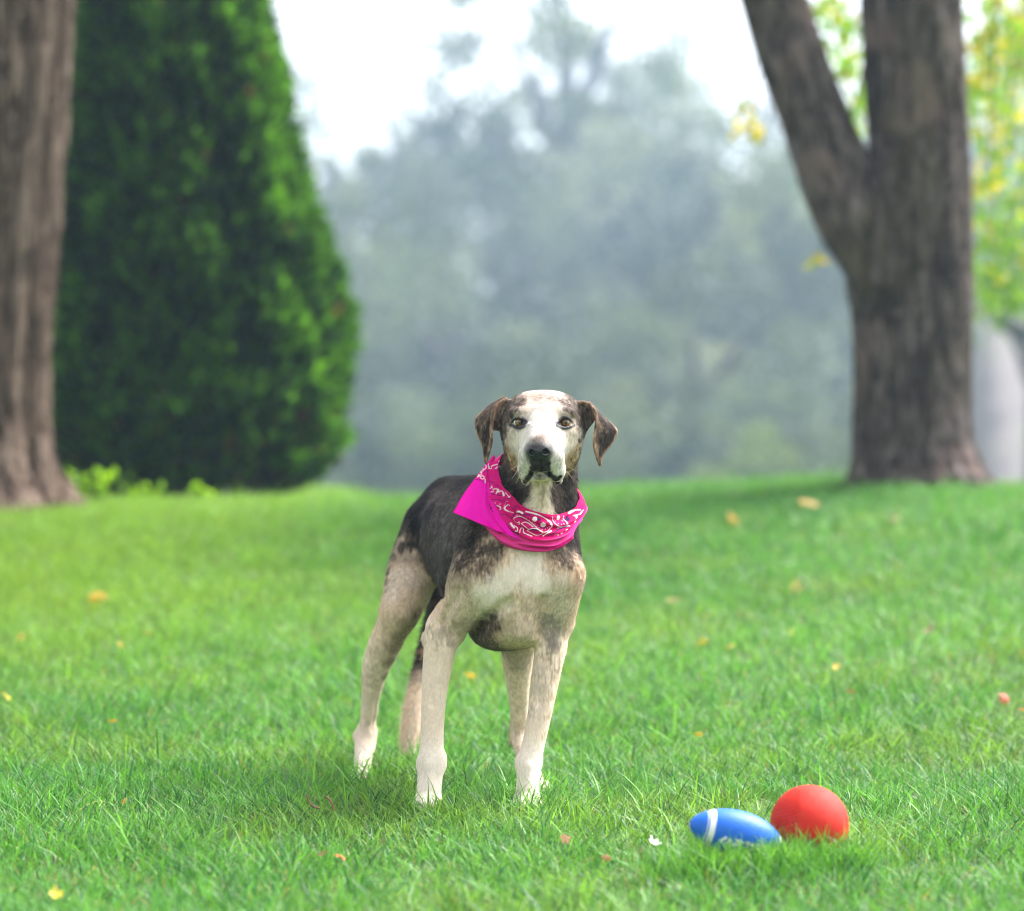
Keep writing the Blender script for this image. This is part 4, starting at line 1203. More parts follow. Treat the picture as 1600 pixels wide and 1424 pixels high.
        sel = np.nonzero(np.linalg.norm(V - c, axis=1) < 0.04)[0]
        rd = np.min(np.linalg.norm(V[sel][:, None] - np.array(rims[i])[None], axis=2), axis=1)
        a[sel] = np.maximum(a[sel], 1 - smooth01((rd - 0.0024 + 0.002 * n2[sel]) / 0.0022))
        a[sel] = np.maximum(a[sel], 0.35 * (1 - smooth01((rd - 0.004 + 0.012 * n2[sel]) / 0.004)))
        Cc = Cc * (1 - a[:, None]) + np.array((0.014, 0.012, 0.016)) * a[:, None]
        gloss = np.maximum(gloss, 0.5 * a)
    nz = np.clip(zn('nose') * 1.5 - 0.25, 0, 1)
    Cc = Cc * (1 - nz[:, None]) + np.array(NOSE) * nz[:, None]
    gloss = np.maximum(gloss, nz)
    # ear mottling
    er = np.clip(zn('ear') + zn('earroll'), 0, 1)
    em = smooth01((n1 * 1.3 + n2 * 0.9 + 0.12) / 0.16) * np.clip(zn('ear') * 1.3, 0, 1)
    Cc = Cc * (1 - 0.8 * em[:, None]) + np.array((0.014, 0.011, 0.012)) * 0.8 * em[:, None]
    # dark ticking over tan legs and shoulder, pale ticking over the dark coat
    lum = Cc.mean(1)
    tick = smooth01((n2 + 0.5 * n3 - 0.20) / 0.10) * ((lum > 0.2) & (lum < 0.52)) * np.clip(zn('upperarm') + zn('thigh'), 0, 1)
    Cc = Cc * (1 - 0.5 * tick[:, None]) + np.array((0.08, 0.06, 0.055)) * 0.5 * tick[:, None]
    hair = np.exp((n3 * 0.9 + n2 * 0.7) * np.where(lum < 0.2, 1.9, np.where(lum < 0.55, 0.65, 0.16)))
    Cc = np.clip(Cc * (hair * (1 - gloss) + gloss)[:, None], 0.004, 0.86)
    col = np.concatenate([Cc, gloss[:, None]], 1)

    t = NT('dog_coat')
    at = t.n('ShaderNodeAttribute', attribute_name='Col')
    tc = t.n('ShaderNodeTexCoord')
    mp = t.n('ShaderNodeMapping'); mp.inputs['Scale'].default_value = (1, 1, 0.35)
    t.l(tc.outputs['Object'], mp.inputs['Vector'])
    ns = t.n('ShaderNodeTexNoise', Scale=420.0, Detail=3.0)
    t.l(mp.outputs[0], ns.inputs['Vector'])
    f = t.ramp(ns.outputs[0], [(0.32, (0.72, 0.72, 0.72)), (0.68, (1.2, 1.2, 1.2))])
    cc = t.mixc(0.4, at.outputs['Color'], f, 'MULTIPLY')
    p = t.n('ShaderNodeBsdfPrincipled')
    rr = t.n('ShaderNodeMapRange'); rr.inputs[3].default_value = 0.62; rr.inputs[4].default_value = 0.26
    t.l(at.outputs['Alpha'], rr.inputs[0])
    t.l(rr.outputs[0], p.inputs['Roughness'])
    t.l(cc, p.inputs['Base Color'])
    sp = t.n('ShaderNodeMapRange'); sp.inputs[3].default_value = 0.03; sp.inputs[4].default_value = 0.5
    t.l(at.outputs['Alpha'], sp.inputs[0]); t.l(sp.outputs[0], p.inputs['Specular IOR Level'])
    b = t.n('ShaderNodeBump', Strength=0.35, Distance=0.002)
    t.l(ns.outputs[0], b.inputs['Height'])
    t.l(b.outputs[0], p.inputs['Normal'])
    t.l(p.outputs[0], t.out.inputs['Surface'])

    root = empty('dog', tuple(P(745, 1265, 0.2) * np.array([1, 1, 0])))
    off = np.array(root.location)
    tag(root, 'tan, white and dark brown hound standing on the lawn wearing a pink bandana', 'dog')
    body = add('body', mesh_np('dog_body', V - off, Q, col, smooth=True), t.m, root)

    # ---- eyes
    te = NT('dog_eye')
    ae = te.n('ShaderNodeAttribute', attribute_name='Col')
    pe = te.n('ShaderNodeBsdfPrincipled', Roughness=0.04)
    pe.inputs['Coat Weight'].default_value = 1.0
    pe.inputs['Coat Roughness'].default_value = 0.02
    te.l(ae.outputs['Color'], pe.inputs['Base Color'])
    te.l(pe.outputs[0], te.out.inputs['Surface'])
    for i, c in enumerate(eyec):
        nu, nv = 64, 48
        th = np.linspace(0, np.pi, nv); ph = np.linspace(0, 2 * np.pi, nu, endpoint=False)
        gaze = np.array([0.10, -1.0, 0.02]) if i == 0 else np.array([0.16, -1.0, 0.03])
        gaze /= np.linalg.norm(gaze)
        q = Vector((0, 0, 1)).rotation_difference(Vector(gaze)).to_matrix()
        q = np.array(q)
        T, Ph = np.meshgrid(th, ph, indexing='ij')
        loc = np.stack([np.sin(T) * np.cos(Ph), np.sin(T) * np.sin(Ph), np.cos(T)], -1).reshape(-1, 3)
        bul = 1 + 0.06 * np.clip(1 - (T.ravel() / 0.75) ** 2, 0, 1)
        vv = (loc * bul[:, None]) @ q.T * 0.0120
        idx = np.arange(nv * nu).reshape(nv, nu)
        qd = np.stack([idx[:-1], idx[1:], np.roll(idx, -1, 1)[1:], np.roll(idx, -1, 1)[:-1]], -1).reshape(-1, 4)
        r = T.ravel() / 0.86
        ang = Ph.ravel()
        iris = np.array([0.21, 0.075, 0.012])[None] * (0.75 + 0.5 * hash3((ang * 9).astype(int), (r * 3).astype(int), np.zeros(len(r), int), 3))[:, None] * (1.25 - 0.5 * np.clip(r, 0, 1))[:, None]
        sc_ = np.array([0.72, 0.68, 0.66])[None] * np.ones((len(r), 1))
        cl = np.where((r < 1)[:, None], iris, sc_)
        cl = np.where(((r > 0.92) & (r < 1.06))[:, None], np.array([0.02, 0.012, 0.01]), cl)
        cl = np.where((r < 0.36)[:, None], np.array([0.006, 0.005, 0.006]), cl)
        me = mesh_np('dog_eye', vv, qd, cl, smooth=True)
        e = add('eye', me, te.m, root)
        e.location = tuple(c - off)
        e['label'] = 'amber brown eye with dark rim'

    # ---- short fur: fine strands lying along the coat
    if 'nofur' not in DEV:
        N = 230000 if 'lite' not in DEV else 60000
        fl = gloss[Q].mean(1)
        wgt = area * (fl < 0.25)
        # no strands inside the ear folds' thin rims or eye openings
        pr = wgt / wgt.sum()
        fi = rng.choice(len(Q), N, p=pr)
        u, v = rng.random(N), rng.random(N)
        a, b_, c_, d_ = [V[Q[fi, k]] for k in range(4)]
        p0 = (a * (1 - u)[:, None] + b_ * u[:, None]) * (1 - v)[:, None] + (d_ * (1 - u)[:, None] + c_ * u[:, None]) * v[:, None]
        nn = vn[Q[fi, 0]]
        c0 = Cc[Q[fi, 0]]
        zh = np.clip(sum(zn(k) for k in ('skull', 'cheek', 'brow', 'muzzle', 'flew', 'chin', 'nose'))[Q[fi, 0]], 0, 1)
        zr = er[Q[fi, 0]]
        zl = np.clip(sum(zn(k) for k in ('foreleg', 'shin', 'hock', 'paw'))[Q[fi, 0]], 0, 1)
        zt = zn('tail')[Q[fi, 0]]; znk = (zn('neck') + zn('throat'))[Q[fi, 0]]
        nose_c = P(842, 700, -0.14)
        fhead = p0 - nose_c
        fhead /= np.linalg.norm(fhead, axis=1, keepdims=True)
        fhead = fhead + np.array([0, 0.6, 0.0])
        fbody = np.array([-0.35, 0.75, -0.75])[None] * np.ones((N, 1))
        fleg = np.array([0.0, 0.1, -1.0])[None] * np.ones((N, 1))
        flow = fbody * (1 - np.clip(zh + zl + zr, 0, 1))[:, None] + fhead * zh[:, None] + fleg * np.clip(zl + zr, 0, 1)[:, None]
        flow = flow + 0.5 * np.stack([fbm(p0, 14, 31) - .5, fbm(p0, 14, 32) - .5, fbm(p0, 14, 33) - .5], 1) * 1.6
        flow = flow - nn * (flow * nn).sum(1, keepdims=True)
        flow /= (np.linalg.norm(flow, axis=1, keepdims=True) + 1e-9)
        flow = flow + 0.22 * rng.normal(size=(N, 3))
        lift = rng.uniform(0.05, 0.24, N)
        dirv = flow + nn * lift[:, None]
        dirv /= np.linalg.norm(dirv, axis=1, keepdims=True)
        ln = 0.0062 + 0.0045 * znk - 0.0036 * zh - 0.0034 * zl - 0.0040 * zr + 0.012 * zt
        ln = np.clip(ln, 0.0024, 0.03) * rng.uniform(0.6, 1.3, N) * np.where(rng.random(N) < 0.12, 1.5, 1.0)
        wd = np.clip(ln * 0.07, 0.00035, 0.0008) * rng.uniform(0.8, 1.3, N)
        side = np.cross(dirv, nn + 0.35 * rng.normal(size=(N, 3)))
        side /= (np.linalg.norm(side, axis=1, keepdims=True) + 1e-9)
        q0 = p0 - nn * 0.0006
        mid = q0 + dirv * (ln * 0.55)[:, None]
        tip = q0 + dirv * ln[:, None] - nn * (ln * 0.14)[:, None]
        VV = np.stack([q0 - side * wd[:, None] * .5, q0 + side * wd[:, None] * .5, mid - side * wd[:, None] * .4, mid + side * wd[:, None] * .4, tip], 1).reshape(-1, 3)
        bs = (np.arange(N) * 5)[:, None, None]
        FF = (bs + np.array([[0, 1, 3], [0, 3, 2], [2, 3, 4]])[None]).reshape(-1, 3)
        lum0 = c0.mean(1)
        var = np.exp(rng.normal(size=N) * np.where(lum0 < 0.2, 0.60, np.where(lum0 < 0.5, 0.22, 0.10)))
        pale = (rng.random(N) < 0.06 + 0.20 * (zn('upperarm')[Q[fi, 0]] > 0.35)) & (lum0 < 0.2) & (zr < 0.5)
        fc = np.where(pale[:, None], np.array([0.13, 0.10, 0.08]), c0 * var[:, None])
        fc = np.clip(np.repeat(fc, 5, axis=0), 0.004, 0.88)
        tf = NT('dog_fur')
        af = tf.n('ShaderNodeAttribute', attribute_name='Col')
        pf = tf.n('ShaderNodeBsdfPrincipled', Roughness=0.6)
        pf.inputs['Specular IOR Level'].default_value = 0.05
        tf.l(af.outputs['Color'], pf.inputs['Base Color'])
        tf.l(pf.outputs[0], tf.out.inputs['Surface'])
        fur = add('fur', mesh_np('dog_fur', VV - off, FF, fc), tf.m, root)
        fur['kind'] = 'stuff'
    # ---- whiskers
    tw = NT('whisker')
    pw = tw.n('ShaderNodeBsdfPrincipled', Roughness=0.4)
    pw.inputs['Base Color'].default_value = (0.62, 0.55, 0.48, 1)
    tw.l(pw.outputs[0], tw.out.inputs['Surface'])
    for (x0, y0, x1, y1, dd) in ((812, 726, 796, 734, 0.02), (811, 733, 800, 746, 0.02), (814, 738, 806, 754, 0.015), (884, 728, 898, 733, 0.02), (883, 735, 893, 744, 0.02)):
        h = G.hit(x0, y0)
        if h is None: continue
        a = h; b = h + (P(x1, y1) - P(x0, y0)) + np.array([0, -0.012, 0])
        pts = [a + (b - a) * t + np.array([0, 0, -0.003 * t * t]) for t in np.linspace(0, 1, 6)]
        vv, ff = tube_np(pts, [0.00045 * (1 - 0.75 * t) for t in np.linspace(0, 1, 6)], 5)
        add('whisker', mesh_np('whisker', vv - off, ff, smooth=True), tw.m, root)
    print('dog verts', len(V))
    return root, off, G

def tube_np(pts, rad, n=10, closed_ends=False):
    pts = np.asarray(pts, float)
    m = len(pts)
    tan = np.gradient(pts, axis=0)
    tan /= np.linalg.norm(tan, axis=1, keepdims=True) + 1e-12
    ref = np.array([1.0, 0, 0]) if abs(tan[0][0]) < 0.9 else np.array([0, 1.0, 0])
    V = []
    for i in range(m):
        u = ref - tan[i] * (ref @ tan[i]); u /= np.linalg.norm(u)
        ref = u
        w = np.cross(tan[i], u)
        a = np.linspace(0, 2 * np.pi, n, endpoint=False)
        V.append(pts[i] + rad[i] * (np.cos(a)[:, None] * u + np.sin(a)[:, None] * w))
    V = np.concatenate(V)
    idx = np.arange(m * n).reshape(m, n)
    nx = np.roll(idx, -1, 1)
    Fq = np.stack([idx[:-1], nx[:-1], nx[1:], idx[1:]], -1).reshape(-1, 4)
    return V, Fq
# ------------------------------------------------------------------ bandana
def print_masks(q):
    """white and navy print of the cloth, in the cloth's own flat coordinates q (n,2)"""
    A = lambda z: (z[0] / 10.17 + 780, z[1] / 10.17 + 740)      # two pattern sheets
    B = lambda z: (z[0] / 8.9 + 700, z[1] / 8.9 + 700)
    W, N = [], []
    def line(lst, f, pts, w, smooth=True):
        p = np.array([f(z) for z in pts])
        if smooth and len(p) > 2:
            p = catmull(p, len(p) * 4)
        for a, b in zip(p[:-1], p[1:]):
            lst.append((a, b, w))
    def dot(lst, f, z, r):
        p = np.array(f(z))
        lst.append((p, p + 1e-4, r))
    def ring(lst, f, c, rx, ry, w, rot=0.0):
        a = np.linspace(0, 2 * np.pi, 15)
        x = rx * np.cos(a); y = ry * np.sin(a)
        line(lst, f, [(c[0] + xx * math.cos(rot) - yy * math.sin(rot), c[1] + xx * math.sin(rot) + yy * math.cos(rot)) for xx, yy in zip(x, y)], w, False)
    def flower(f, c, r):
        for k in range(8):
            dot(W, f, (c[0] + r * 0.62 * math.cos(k * 0.785), c[1] + r * 0.62 * math.sin(k * 0.785)), r * 0.036)
        dot(W, f, c, r * 0.05)
    w1 = 0.62
    # large teardrop with dotted inner edge
    line(W, A, [(300, 805), (332, 800), (325, 770), (285, 785), (250, 765), (245, 720), (285, 690), (345, 695), (430, 730), (520, 800), (600, 870), (660, 920), (720, 932), (790, 905), (833, 850), (830, 790), (795, 750)], w1)
    for z in ((275, 670), (310, 676), (350, 682), (395, 697), (435, 712), (480, 742), (525, 777), (565, 810), (600, 842), (632, 870), (680, 893), (735, 890), (775, 870), (800, 845), (808, 808), (797, 772), (765, 762)):
        dot(W, A, z, 0.75)
    flower(A, (697, 818), 52); flower(A, (568, 725), 42); flower(A, (980, 725), 44)
    line(W, A, [(285, 612), (330, 605), (385, 632)], 1.6); line(W, A, [(430, 605), (510, 625), (600, 655)], 1.7)
    line(W, A, [(600, 652), (690, 690), (770, 745), (820, 800), (838, 850)], 1.1)
    line(W, A, [(360, 795), (410, 778), (470, 800), (540, 850)], w1); line(W, A, [(360, 795), (420, 840), (470, 880)], w1)
    line(W, A, [(440, 915), (485, 882), (560, 872), (640, 900), (690, 932), (660, 975), (590, 990), (510, 955), (440, 915)], w1)
    line(W, A, [(335, 940), (335, 890), (355, 868), (380, 885), (385, 935), (430, 965), (520, 1002)], w1 * 1.1)
    line(W, A, [(185, 795), (215, 835), (245, 865)], 1.3); line(W, A, [(235, 835), (285, 870), (298, 915), (265, 912)], w1)
    line(W, A, [(705, 1000), (745, 955), (825, 915)], 1.4); line(W, A, [(930, 872), (1010, 858), (1110, 835)], 1.0)
    line(W, A, [(855, 700), (875, 780), (925, 828), (985, 842), (1040, 822), (1080, 770), (1098, 705)], w1 * 1.2)
    for z in ((900, 735), (908, 772), (940, 802), (980, 812), (1020, 802), (1047, 770), (1065, 732)):
        dot(W, A, z, 0.75)
    line(W, A, [(1080, 800), (1140, 788), (1180, 735), (1212, 690)], w1); line(W, A, [(1185, 655), (1235, 605), (1290, 580)], 1.0)
    line(W, A, [(1210, 685), (1250, 655), (1290, 655)], 0.8); line(W, A, [(1290, 640), (1320, 590), (1350, 560)], 0.8); line(W, A, [(1220, 800), (1255, 765)], 0.8)
    line(W, A, [(890, 995), (895, 970), (925, 960), (945, 975), (940, 992)], 0.7); line(W, A, [(965, 945), (1010, 932), (1005, 965)], 0.8, False); line(W, A, [(1040, 915), (1060, 888), (1088, 900)], 0.7)
    # lettering bands
    line(W, B, [(603, 505), (612, 560), (630, 612)], 1.1); ring(W, B, (672, 583), 24, 42, 0.75, 0.15); ring(W, B, (728, 612), 22, 33, 0.75, 0.2)
    line(W, B, [(755, 622), (775, 596), (803, 672)], 0.85, False); line(W, B, [(822, 625), (842, 692), (864, 672)], 0.85, False)
    ring(W, B, (508, 270), 26, 32, 0.75, 0.6); line(W, B, [(470, 350), (450, 310), (478, 288), (492, 318), (462, 330)], 0.7); ring(W, B, (445, 362), 22, 20, 0.7); ring(W, B, (480, 414), 26, 22, 0.8, 0.4)
    line(W, B, [(384, 415), (402, 372), (418, 410), (432, 382), (452, 412)], 0.75, False); line(W, B, [(566, 225), (572, 285), (600, 280), (628, 215)], 0.75); line(W, B, [(644, 225), (650, 290)], 0.8); line(W, B, [(668, 160), (650, 185)], 0.9); line(W, B, [(520, 438), (520, 490)], 0.7)
    line(W, B, [(718, 798), (762, 812), (778, 845), (742, 858)], 0.8); line(W, B, [(880, 800), (840, 785), (810, 818), (820, 860), (850, 882)], 0.8); line(W, B, [(850, 885), (905, 908)], 0.4)
    for z in ((700, 782), (735, 770), (768, 785), (802, 768), (842, 748), (798, 800), (718, 772)):
        dot(W, B, z, 0.6)
    # navy lines
    n1 = 0.34
    line(N, B, [(595, 458), (640, 475), (690, 500)], n1); line(N, B, [(700, 525), (770, 555)], n1); line(N, B, [(640, 635), (700, 655), (810, 668)], n1); line(N, B, [(370, 440), (440, 450), (520, 490)], n1); line(N, B, [(500, 345), (540, 322), (580, 325)], n1)
    line(N, B, [(690, 735), (735, 722), (780, 760)], n1); line(N, B, [(790, 740), (830, 712), (890, 715)], n1); line(N, B, [(830, 920), (880, 990), (915, 930), (960, 905), (1060, 922), (1150, 930)], n1); line(N, B, [(900, 850), (960, 830), (930, 815)], n1); line(N, B, [(960, 800), (1000, 830)], n1); line(N, B, [(760, 930), (800, 930), (840, 955)], n1)
    line(N, A, [(330, 640), (450, 660), (560, 700), (640, 750)], n1); line(N, A, [(600, 720), (650, 740)], 0.9); line(N, A, [(300, 700), (420, 760), (520, 830), (620, 905)], n1); line(N, A, [(480, 890), (560, 892), (650, 905)], 0.7); line(N, A, [(310, 830), (350, 850), (440, 890)], n1); line(N, A, [(390, 960), (470, 985)], n1)
    line(N, A, [(770, 1000), (860, 940), (960, 890), (1090, 850)], n1 * 1.4); line(N, A, [(840, 770), (870, 840), (930, 858)], n1); line(N, A, [(1100, 760), (1150, 720), (1160, 690)], 0.6); line(N, A, [(640, 850), (700, 880), (770, 850)], 0.5); line(N, A, [(250, 640), (230, 700)], n1)
    def mask(lst):
        m = np.zeros(len(q))
        for a, b, w in lst:
            w = w * (0.72 if lst is W else 1.35)
            lo = np.minimum(a, b) - w - 0.8; hi = np.maximum(a, b) + w + 0.8
            s = np.nonzero((q[:, 0] > lo[0]) & (q[:, 0] < hi[0]) & (q[:, 1] > lo[1]) & (q[:, 1] < hi[1]))[0]
            if len(s) == 0:
                continue
            ab = b - a
            t = np.clip(((q[s] - a) @ ab) / (ab @ ab + 1e-12), 0, 1)
            d = np.linalg.norm(q[s] - a - t[:, None] * ab, axis=1)
            m[s] = np.maximum(m[s], 1 - smooth01((d - w + 0.3) / 0.6))
        return m
    return mask(W), mask(N)

def build_bandana(root, off, G):
    T = [(773, 713, .085), (783, 745, .045), (795, 768, .01), (812, 787, -.02), (838, 800, -.04), (870, 806, -.035), (893, 804, -.005), (905, 794, .03), (912, 781, .065),
         (918, 766, .12), (905, 738, .185), (862, 716, .215), (812, 704, .20), (782, 701, .145)]
    M = [(758, 734, .085), (765, 766, .05), (775, 796, .005), (789, 819, -.03), (806, 834, -.052), (832, 843, -.062), (862, 842, -.055), (887, 832, -.03), (905, 813, .015),
         (918, 785, .09), (912, 752, .20), (862, 733, .245), (806, 720, .225), (769, 715, .15)]
    Bt = [(752, 744, .095), (756, 784, .06), (764, 815, .01), (780, 842, -.025), (802, 857, -.045), (836, 862, -.055), (869, 858, -.048), (893, 842, -.022), (908, 819, .02),
          (919, 790, .095), (914, 760, .21), (860, 745, .255), (802, 731, .23), (763, 725, .155)]
    nu = 760
    dense = [catmull(a, 5600, True) for a in (T, M, Bt)]
    colpos = np.concatenate([np.linspace(0, 3680, 660, endpoint=False), np.linspace(3680, 5600, 100, endpoint=False)]).astype(int)   # finer where the print shows
    cT, cM, cB = [a[colpos] for a in dense]
    rows = []
    # pattern band rows, folded edge, plain band rows, tuck
    nv1, nv2 = 64, 44
    for t in np.linspace(0, 1, nv1):
        r = cT * (1 - t) + cM * t
        r = np.concatenate([r, np.full((nu, 1), 0.004 + 0.008 * math.sin(t * math.pi * 0.55)), np.full((nu, 1), 0.0)], 1)
        rows.append(r)
    for t in np.linspace(0, 1, nv2):
        r = cM * (1 - t) + cB * t
        o = 0.0075 + 0.0055 * math.sin(min(1, t * 1.15) * math.pi) if t < 0.93 else 0.005
        r = np.concatenate([r, np.full((nu, 1), o), np.full((nu, 1), 1.0)], 1)
        rows.append(r)
    for t in (0.35, 1.0):
        r = cB * (1 - t) + (cB * 0.6 + cM * 0.4) * t
        rows.append(np.concatenate([r, np.full((nu, 1), 0.003), np.full((nu, 1), 2.0)], 1))
    R = np.stack(rows, 0)
    nv = R.shape[0]
    q = R.reshape(-1, 5)
    d = D0 + q[:, 2]
    V = np.stack([(q[:, 0] - 800) / F_PX * d, d, CAM_H - (q[:, 1] - HORIZON) / F_PX * d], 1)
    # radial direction away from the neck's axis, used to lift the cloth off the coat
    axc = V.reshape(nv, nu, 3).mean(1)
    rad = V - np.repeat(axc, nu, axis=0)
    rad[:, 2] *= 0.3
    rad /= np.linalg.norm(rad, axis=1, keepdims=True)
    def lift(V, want, dirs):
        for _ in range(40):
            f = G.sample(V)
            need = np.clip(want - f, 0, None)
            if need.max() < 2e-4: break
            V = V + dirs * (need * 0.7)[:, None]
        return V
    want = q[:, 3]
    V = lift(V, want, rad)
    # the band hugs the neck at its upper edge and all round the back
    uc = np.tile(colpos / 400.0, nv); vr = np.repeat(np.arange(nv) / nv, nu)
    hug = np.maximum(smooth01((uc - 7.0) / 1.5) * smooth01((14.3 - uc) / 1.0), 1 - smooth01(vr / 0.25))
    for _ in range(12):
        f = G.sample(V)
        V = V - rad * (np.clip(f - want - 0.001, 0, 0.05) * hug * 0.6)[:, None]
    # folds that run along the band
    uu = np.tile(colpos / 5600.0, nv); vv = np.repeat(np.arange(nv) / nv, nu)
    wr = 0.0030 * np.sin(vv * 34 + 5 * np.sin(uu * 9) + uu * 22) * smooth01((vv - 0.03) / 0.1) + 0.004 * (fbm(np.stack([uu * 24, vv * 5, 0 * uu], 1), 1.0, 41) - 0.5)
    wr += 0.003 * np.exp(-((vv - 0.80 - 0.05 * np.sin(uu * 31)) / 0.035) ** 2) - 0.0025 * np.exp(-((vv - 0.74 - 0.04 * np.sin(uu * 31)) / 0.03) ** 2)
    V = V + rad * np.maximum(wr, -want * 0.7)[:, None]
    # light smoothing round the loop
    g = V.reshape(nv, nu, 3)
    for _ in range(6):
        g[:, :] = 0.5 * g + 0.25 * (np.roll(g, 1, 1) + np.roll(g, -1, 1))
    V = g.reshape(-1, 3)
    idx = np.arange(nv * nu).reshape(nv, nu)
    nxt = np.roll(idx, -1, 1)
    Q1 = np.stack([idx[:-1], nxt[:-1], nxt[1:], idx[1:]], -1).reshape(-1, 4)
    wh, nvy = print_masks(q[:, :2])
    front = (np.tile(colpos / 400.0, nv) < 9.4)
    pat = (q[:, 4] == 0) & front
    bgp = np.array([0.55, 0.002, 0.115]); plain = np.array([0.74, 0.045, 0.26]); hot = np.array([0.84, 0.002, 0.42])
    mix = smooth01((812 - q[:, 0]) / 40)[:, None]
    col = np.where((q[:, 4] == 0)[:, None], bgp * (1 - mix) + np.array([0.72, 0.004, 0.22]) * mix, plain)
    col = np.where((q[:, 4] == 2)[:, None], np.array([0.60, 0.005, 0.16]), col)
    nb = (nvy * pat)[:, None]; wb = (wh * pat)[:, None]
    col = col * (1 - nb) + np.array([0.035, 0.012, 0.10]) * nb
    col = col * (1 - wb) + np.array([0.80, 0.77, 0.76]) * wb
    # printed hem along the flap side of the band
    hem = (q[:, 4] == 0) & (vv * nv > nv1 - 7) & (vv * nv < nv1 - 2) & front & (q[:, 0] < 812)
    chk = (np.floor(uu * 170) % 2 == 0)
    col = np.where((hem & chk)[:, None], np.array([0.05, 0.01, 0.09]), col)
    # ---- free corner hanging over the shoulder
    Lf = [(772, 711, .088), (757, 729, .088), (741, 750, .075), (724, 773, .06), (714, 790, .045), (708, 801, .035)]
    Hm = [(774, 715, .082), (764, 742, .070), (770, 776, .03), (782, 805, -.015), (797, 828, -.045), (814, 845, -.06)]
    na, nb_ = 190, 150
    a, b = catmull(Lf, na), catmull(Hm, na)
    s = np.linspace(0, 1, nb_)
    q2 = a[:, None] * (1 - s)[None, :, None] + b[:, None] * s[None, :, None]
    tt = np.repeat(np.linspace(0, 1, na), nb_); ss = np.tile(s, na)
    q2 = q2.reshape(-1, 3)
    q2[:, 2] -= 0.018 * np.sin(ss * np.pi) * tt
    d = D0 + q2[:, 2]
    V2 = np.stack([(q2[:, 0] - 800) / F_PX * d, d, CAM_H - (q2[:, 1] - HORIZON) / F_PX * d], 1)
    dirs = np.array([-0.25, -1.0, 0.0]); dirs /= np.linalg.norm(dirs)
    V2 = lift(V2, 0.0125 + 0.004 * np.sin(ss * np.pi) * tt, np.repeat(dirs[None], len(V2), 0))
    V2 = V2 + dirs * (0.006 * np.exp(-((ss - 0.55 - 0.1 * tt) / 0.07) ** 2) * smooth01((tt - 0.35) / 0.3) + 0.0035 * np.exp(-((ss - 0.30 - 0.1 * tt) / 0.06) ** 2) * smooth01((tt - 0.5) / 0.3)
                      - 0.006 * np.exp(-((ss - 0.70 - 0.05 * tt) / 0.05) ** 2) * smooth01((tt - 0.3) / 0.3) + 0.004 * (fbm(np.stack([tt * 3, ss * 5, 0 * ss], 1), 1, 77) - .5))[:, None]
    g = V2.reshape(na, nb_, 3)
    for _ in range(8):
        h = g.copy()
        h[:, 1:-1] = 0.5 * g[:, 1:-1] + 0.25 * (g[:, 2:] + g[:, :-2])
        g[1:-1] = 0.5 * h[1:-1] + 0.25 * (h[2:] + h[:-2])
    V2 = g.reshape(-1, 3)
    wh2, nv2_ = print_masks(q2[:, :2])
    up = (q2[:, 1] < 757) & (ss < 0.97)
    c2 = np.repeat(hot[None], len(q2), 0)
    c2 = np.where((q2[:, 1] < 748 + 8 * ss)[:, None], np.array([0.74, 0.004, 0.25]), c2)
    wb = (wh2 * up)[:, None]; nbm = (nv2_ * up)[:, None]
    c2 = c2 * (1 - nbm) + np.array([0.04, 0.012, 0.11]) * nbm
    c2 = c2 * (1 - wb) + np.array([0.80, 0.77, 0.76]) * wb
    edge = (tt > 0.985) | ((ss < 0.016) & (tt > 0.2))
    c2 = np.where(edge[:, None], np.array([0.55, 0.002, 0.20]), c2)
    i2 = np.arange(na * nb_).reshape(na, nb_)
    Q2 = np.stack([i2[:-1, :-1], i2[:-1, 1:], i2[1:, 1:], i2[1:, :-1]], -1).reshape(-1, 4)
    t = NT('bandana_cotton')
    at = t.n('ShaderNodeAttribute', attribute_name='Col')
    p = t.n('ShaderNodeBsdfPrincipled', Roughness=0.72)
    p.inputs['Specular IOR Level'].default_value = 0.06
    tr = t.n('ShaderNodeBsdfTranslucent')
    mx = t.n('ShaderNodeMixShader'); mx.inputs[0].default_value = 0.16
    tc = t.n('ShaderNodeTexCoord')
    ns = t.n('ShaderNodeTexNoise', Scale=70.0, Detail=6.0, Roughness=0.7)
    t.l(tc.outputs['Object'], ns.inputs['Vector'])
    bp = t.n('ShaderNodeBump', Strength=0.5, Distance=0.004)
    t.l(ns.outputs[0], bp.inputs['Height']); t.l(bp.outputs[0], p.inputs['Normal'])
    t.l(at.outputs['Color'], p.inputs['Base Color']); t.l(at.outputs['Color'], tr.inputs['Color'])
    t.l(p.outputs[0], mx.inputs[1]); t.l(tr.outputs[0], mx.inputs[2]); t.l(mx.outputs[0], t.out.inputs['Surface'])
    Vall = np.concatenate([V, V2]); Qall = np.concatenate([Q1, Q2 + len(V)]); Call = np.concatenate([col, c2])
    o = add('bandana', mesh_np('bandana', Vall - off, Qall, Call, smooth=True), t.m, root)
    so = o.modifiers.new('thickness', 'SOLIDIFY'); so.thickness = 0.0014; so.offset = 0
    o['label'] = 'hot pink paisley bandana tied round the neck'
    return o
# ------------------------------------------------------------------ toys
def on_ground(px, py):
    """point of the lawn under a sight line"""
    d = np.arange(3.0, 14.0, 0.004)
    x = (px - 800) / F_PX * d; z = CAM_H - (py - HORIZON) / F_PX * d
    i = int(np.argmax(z < ground_z(x, d)))
    return np.array([x[i], d[i], float(ground_z(x[i], d[i]))])

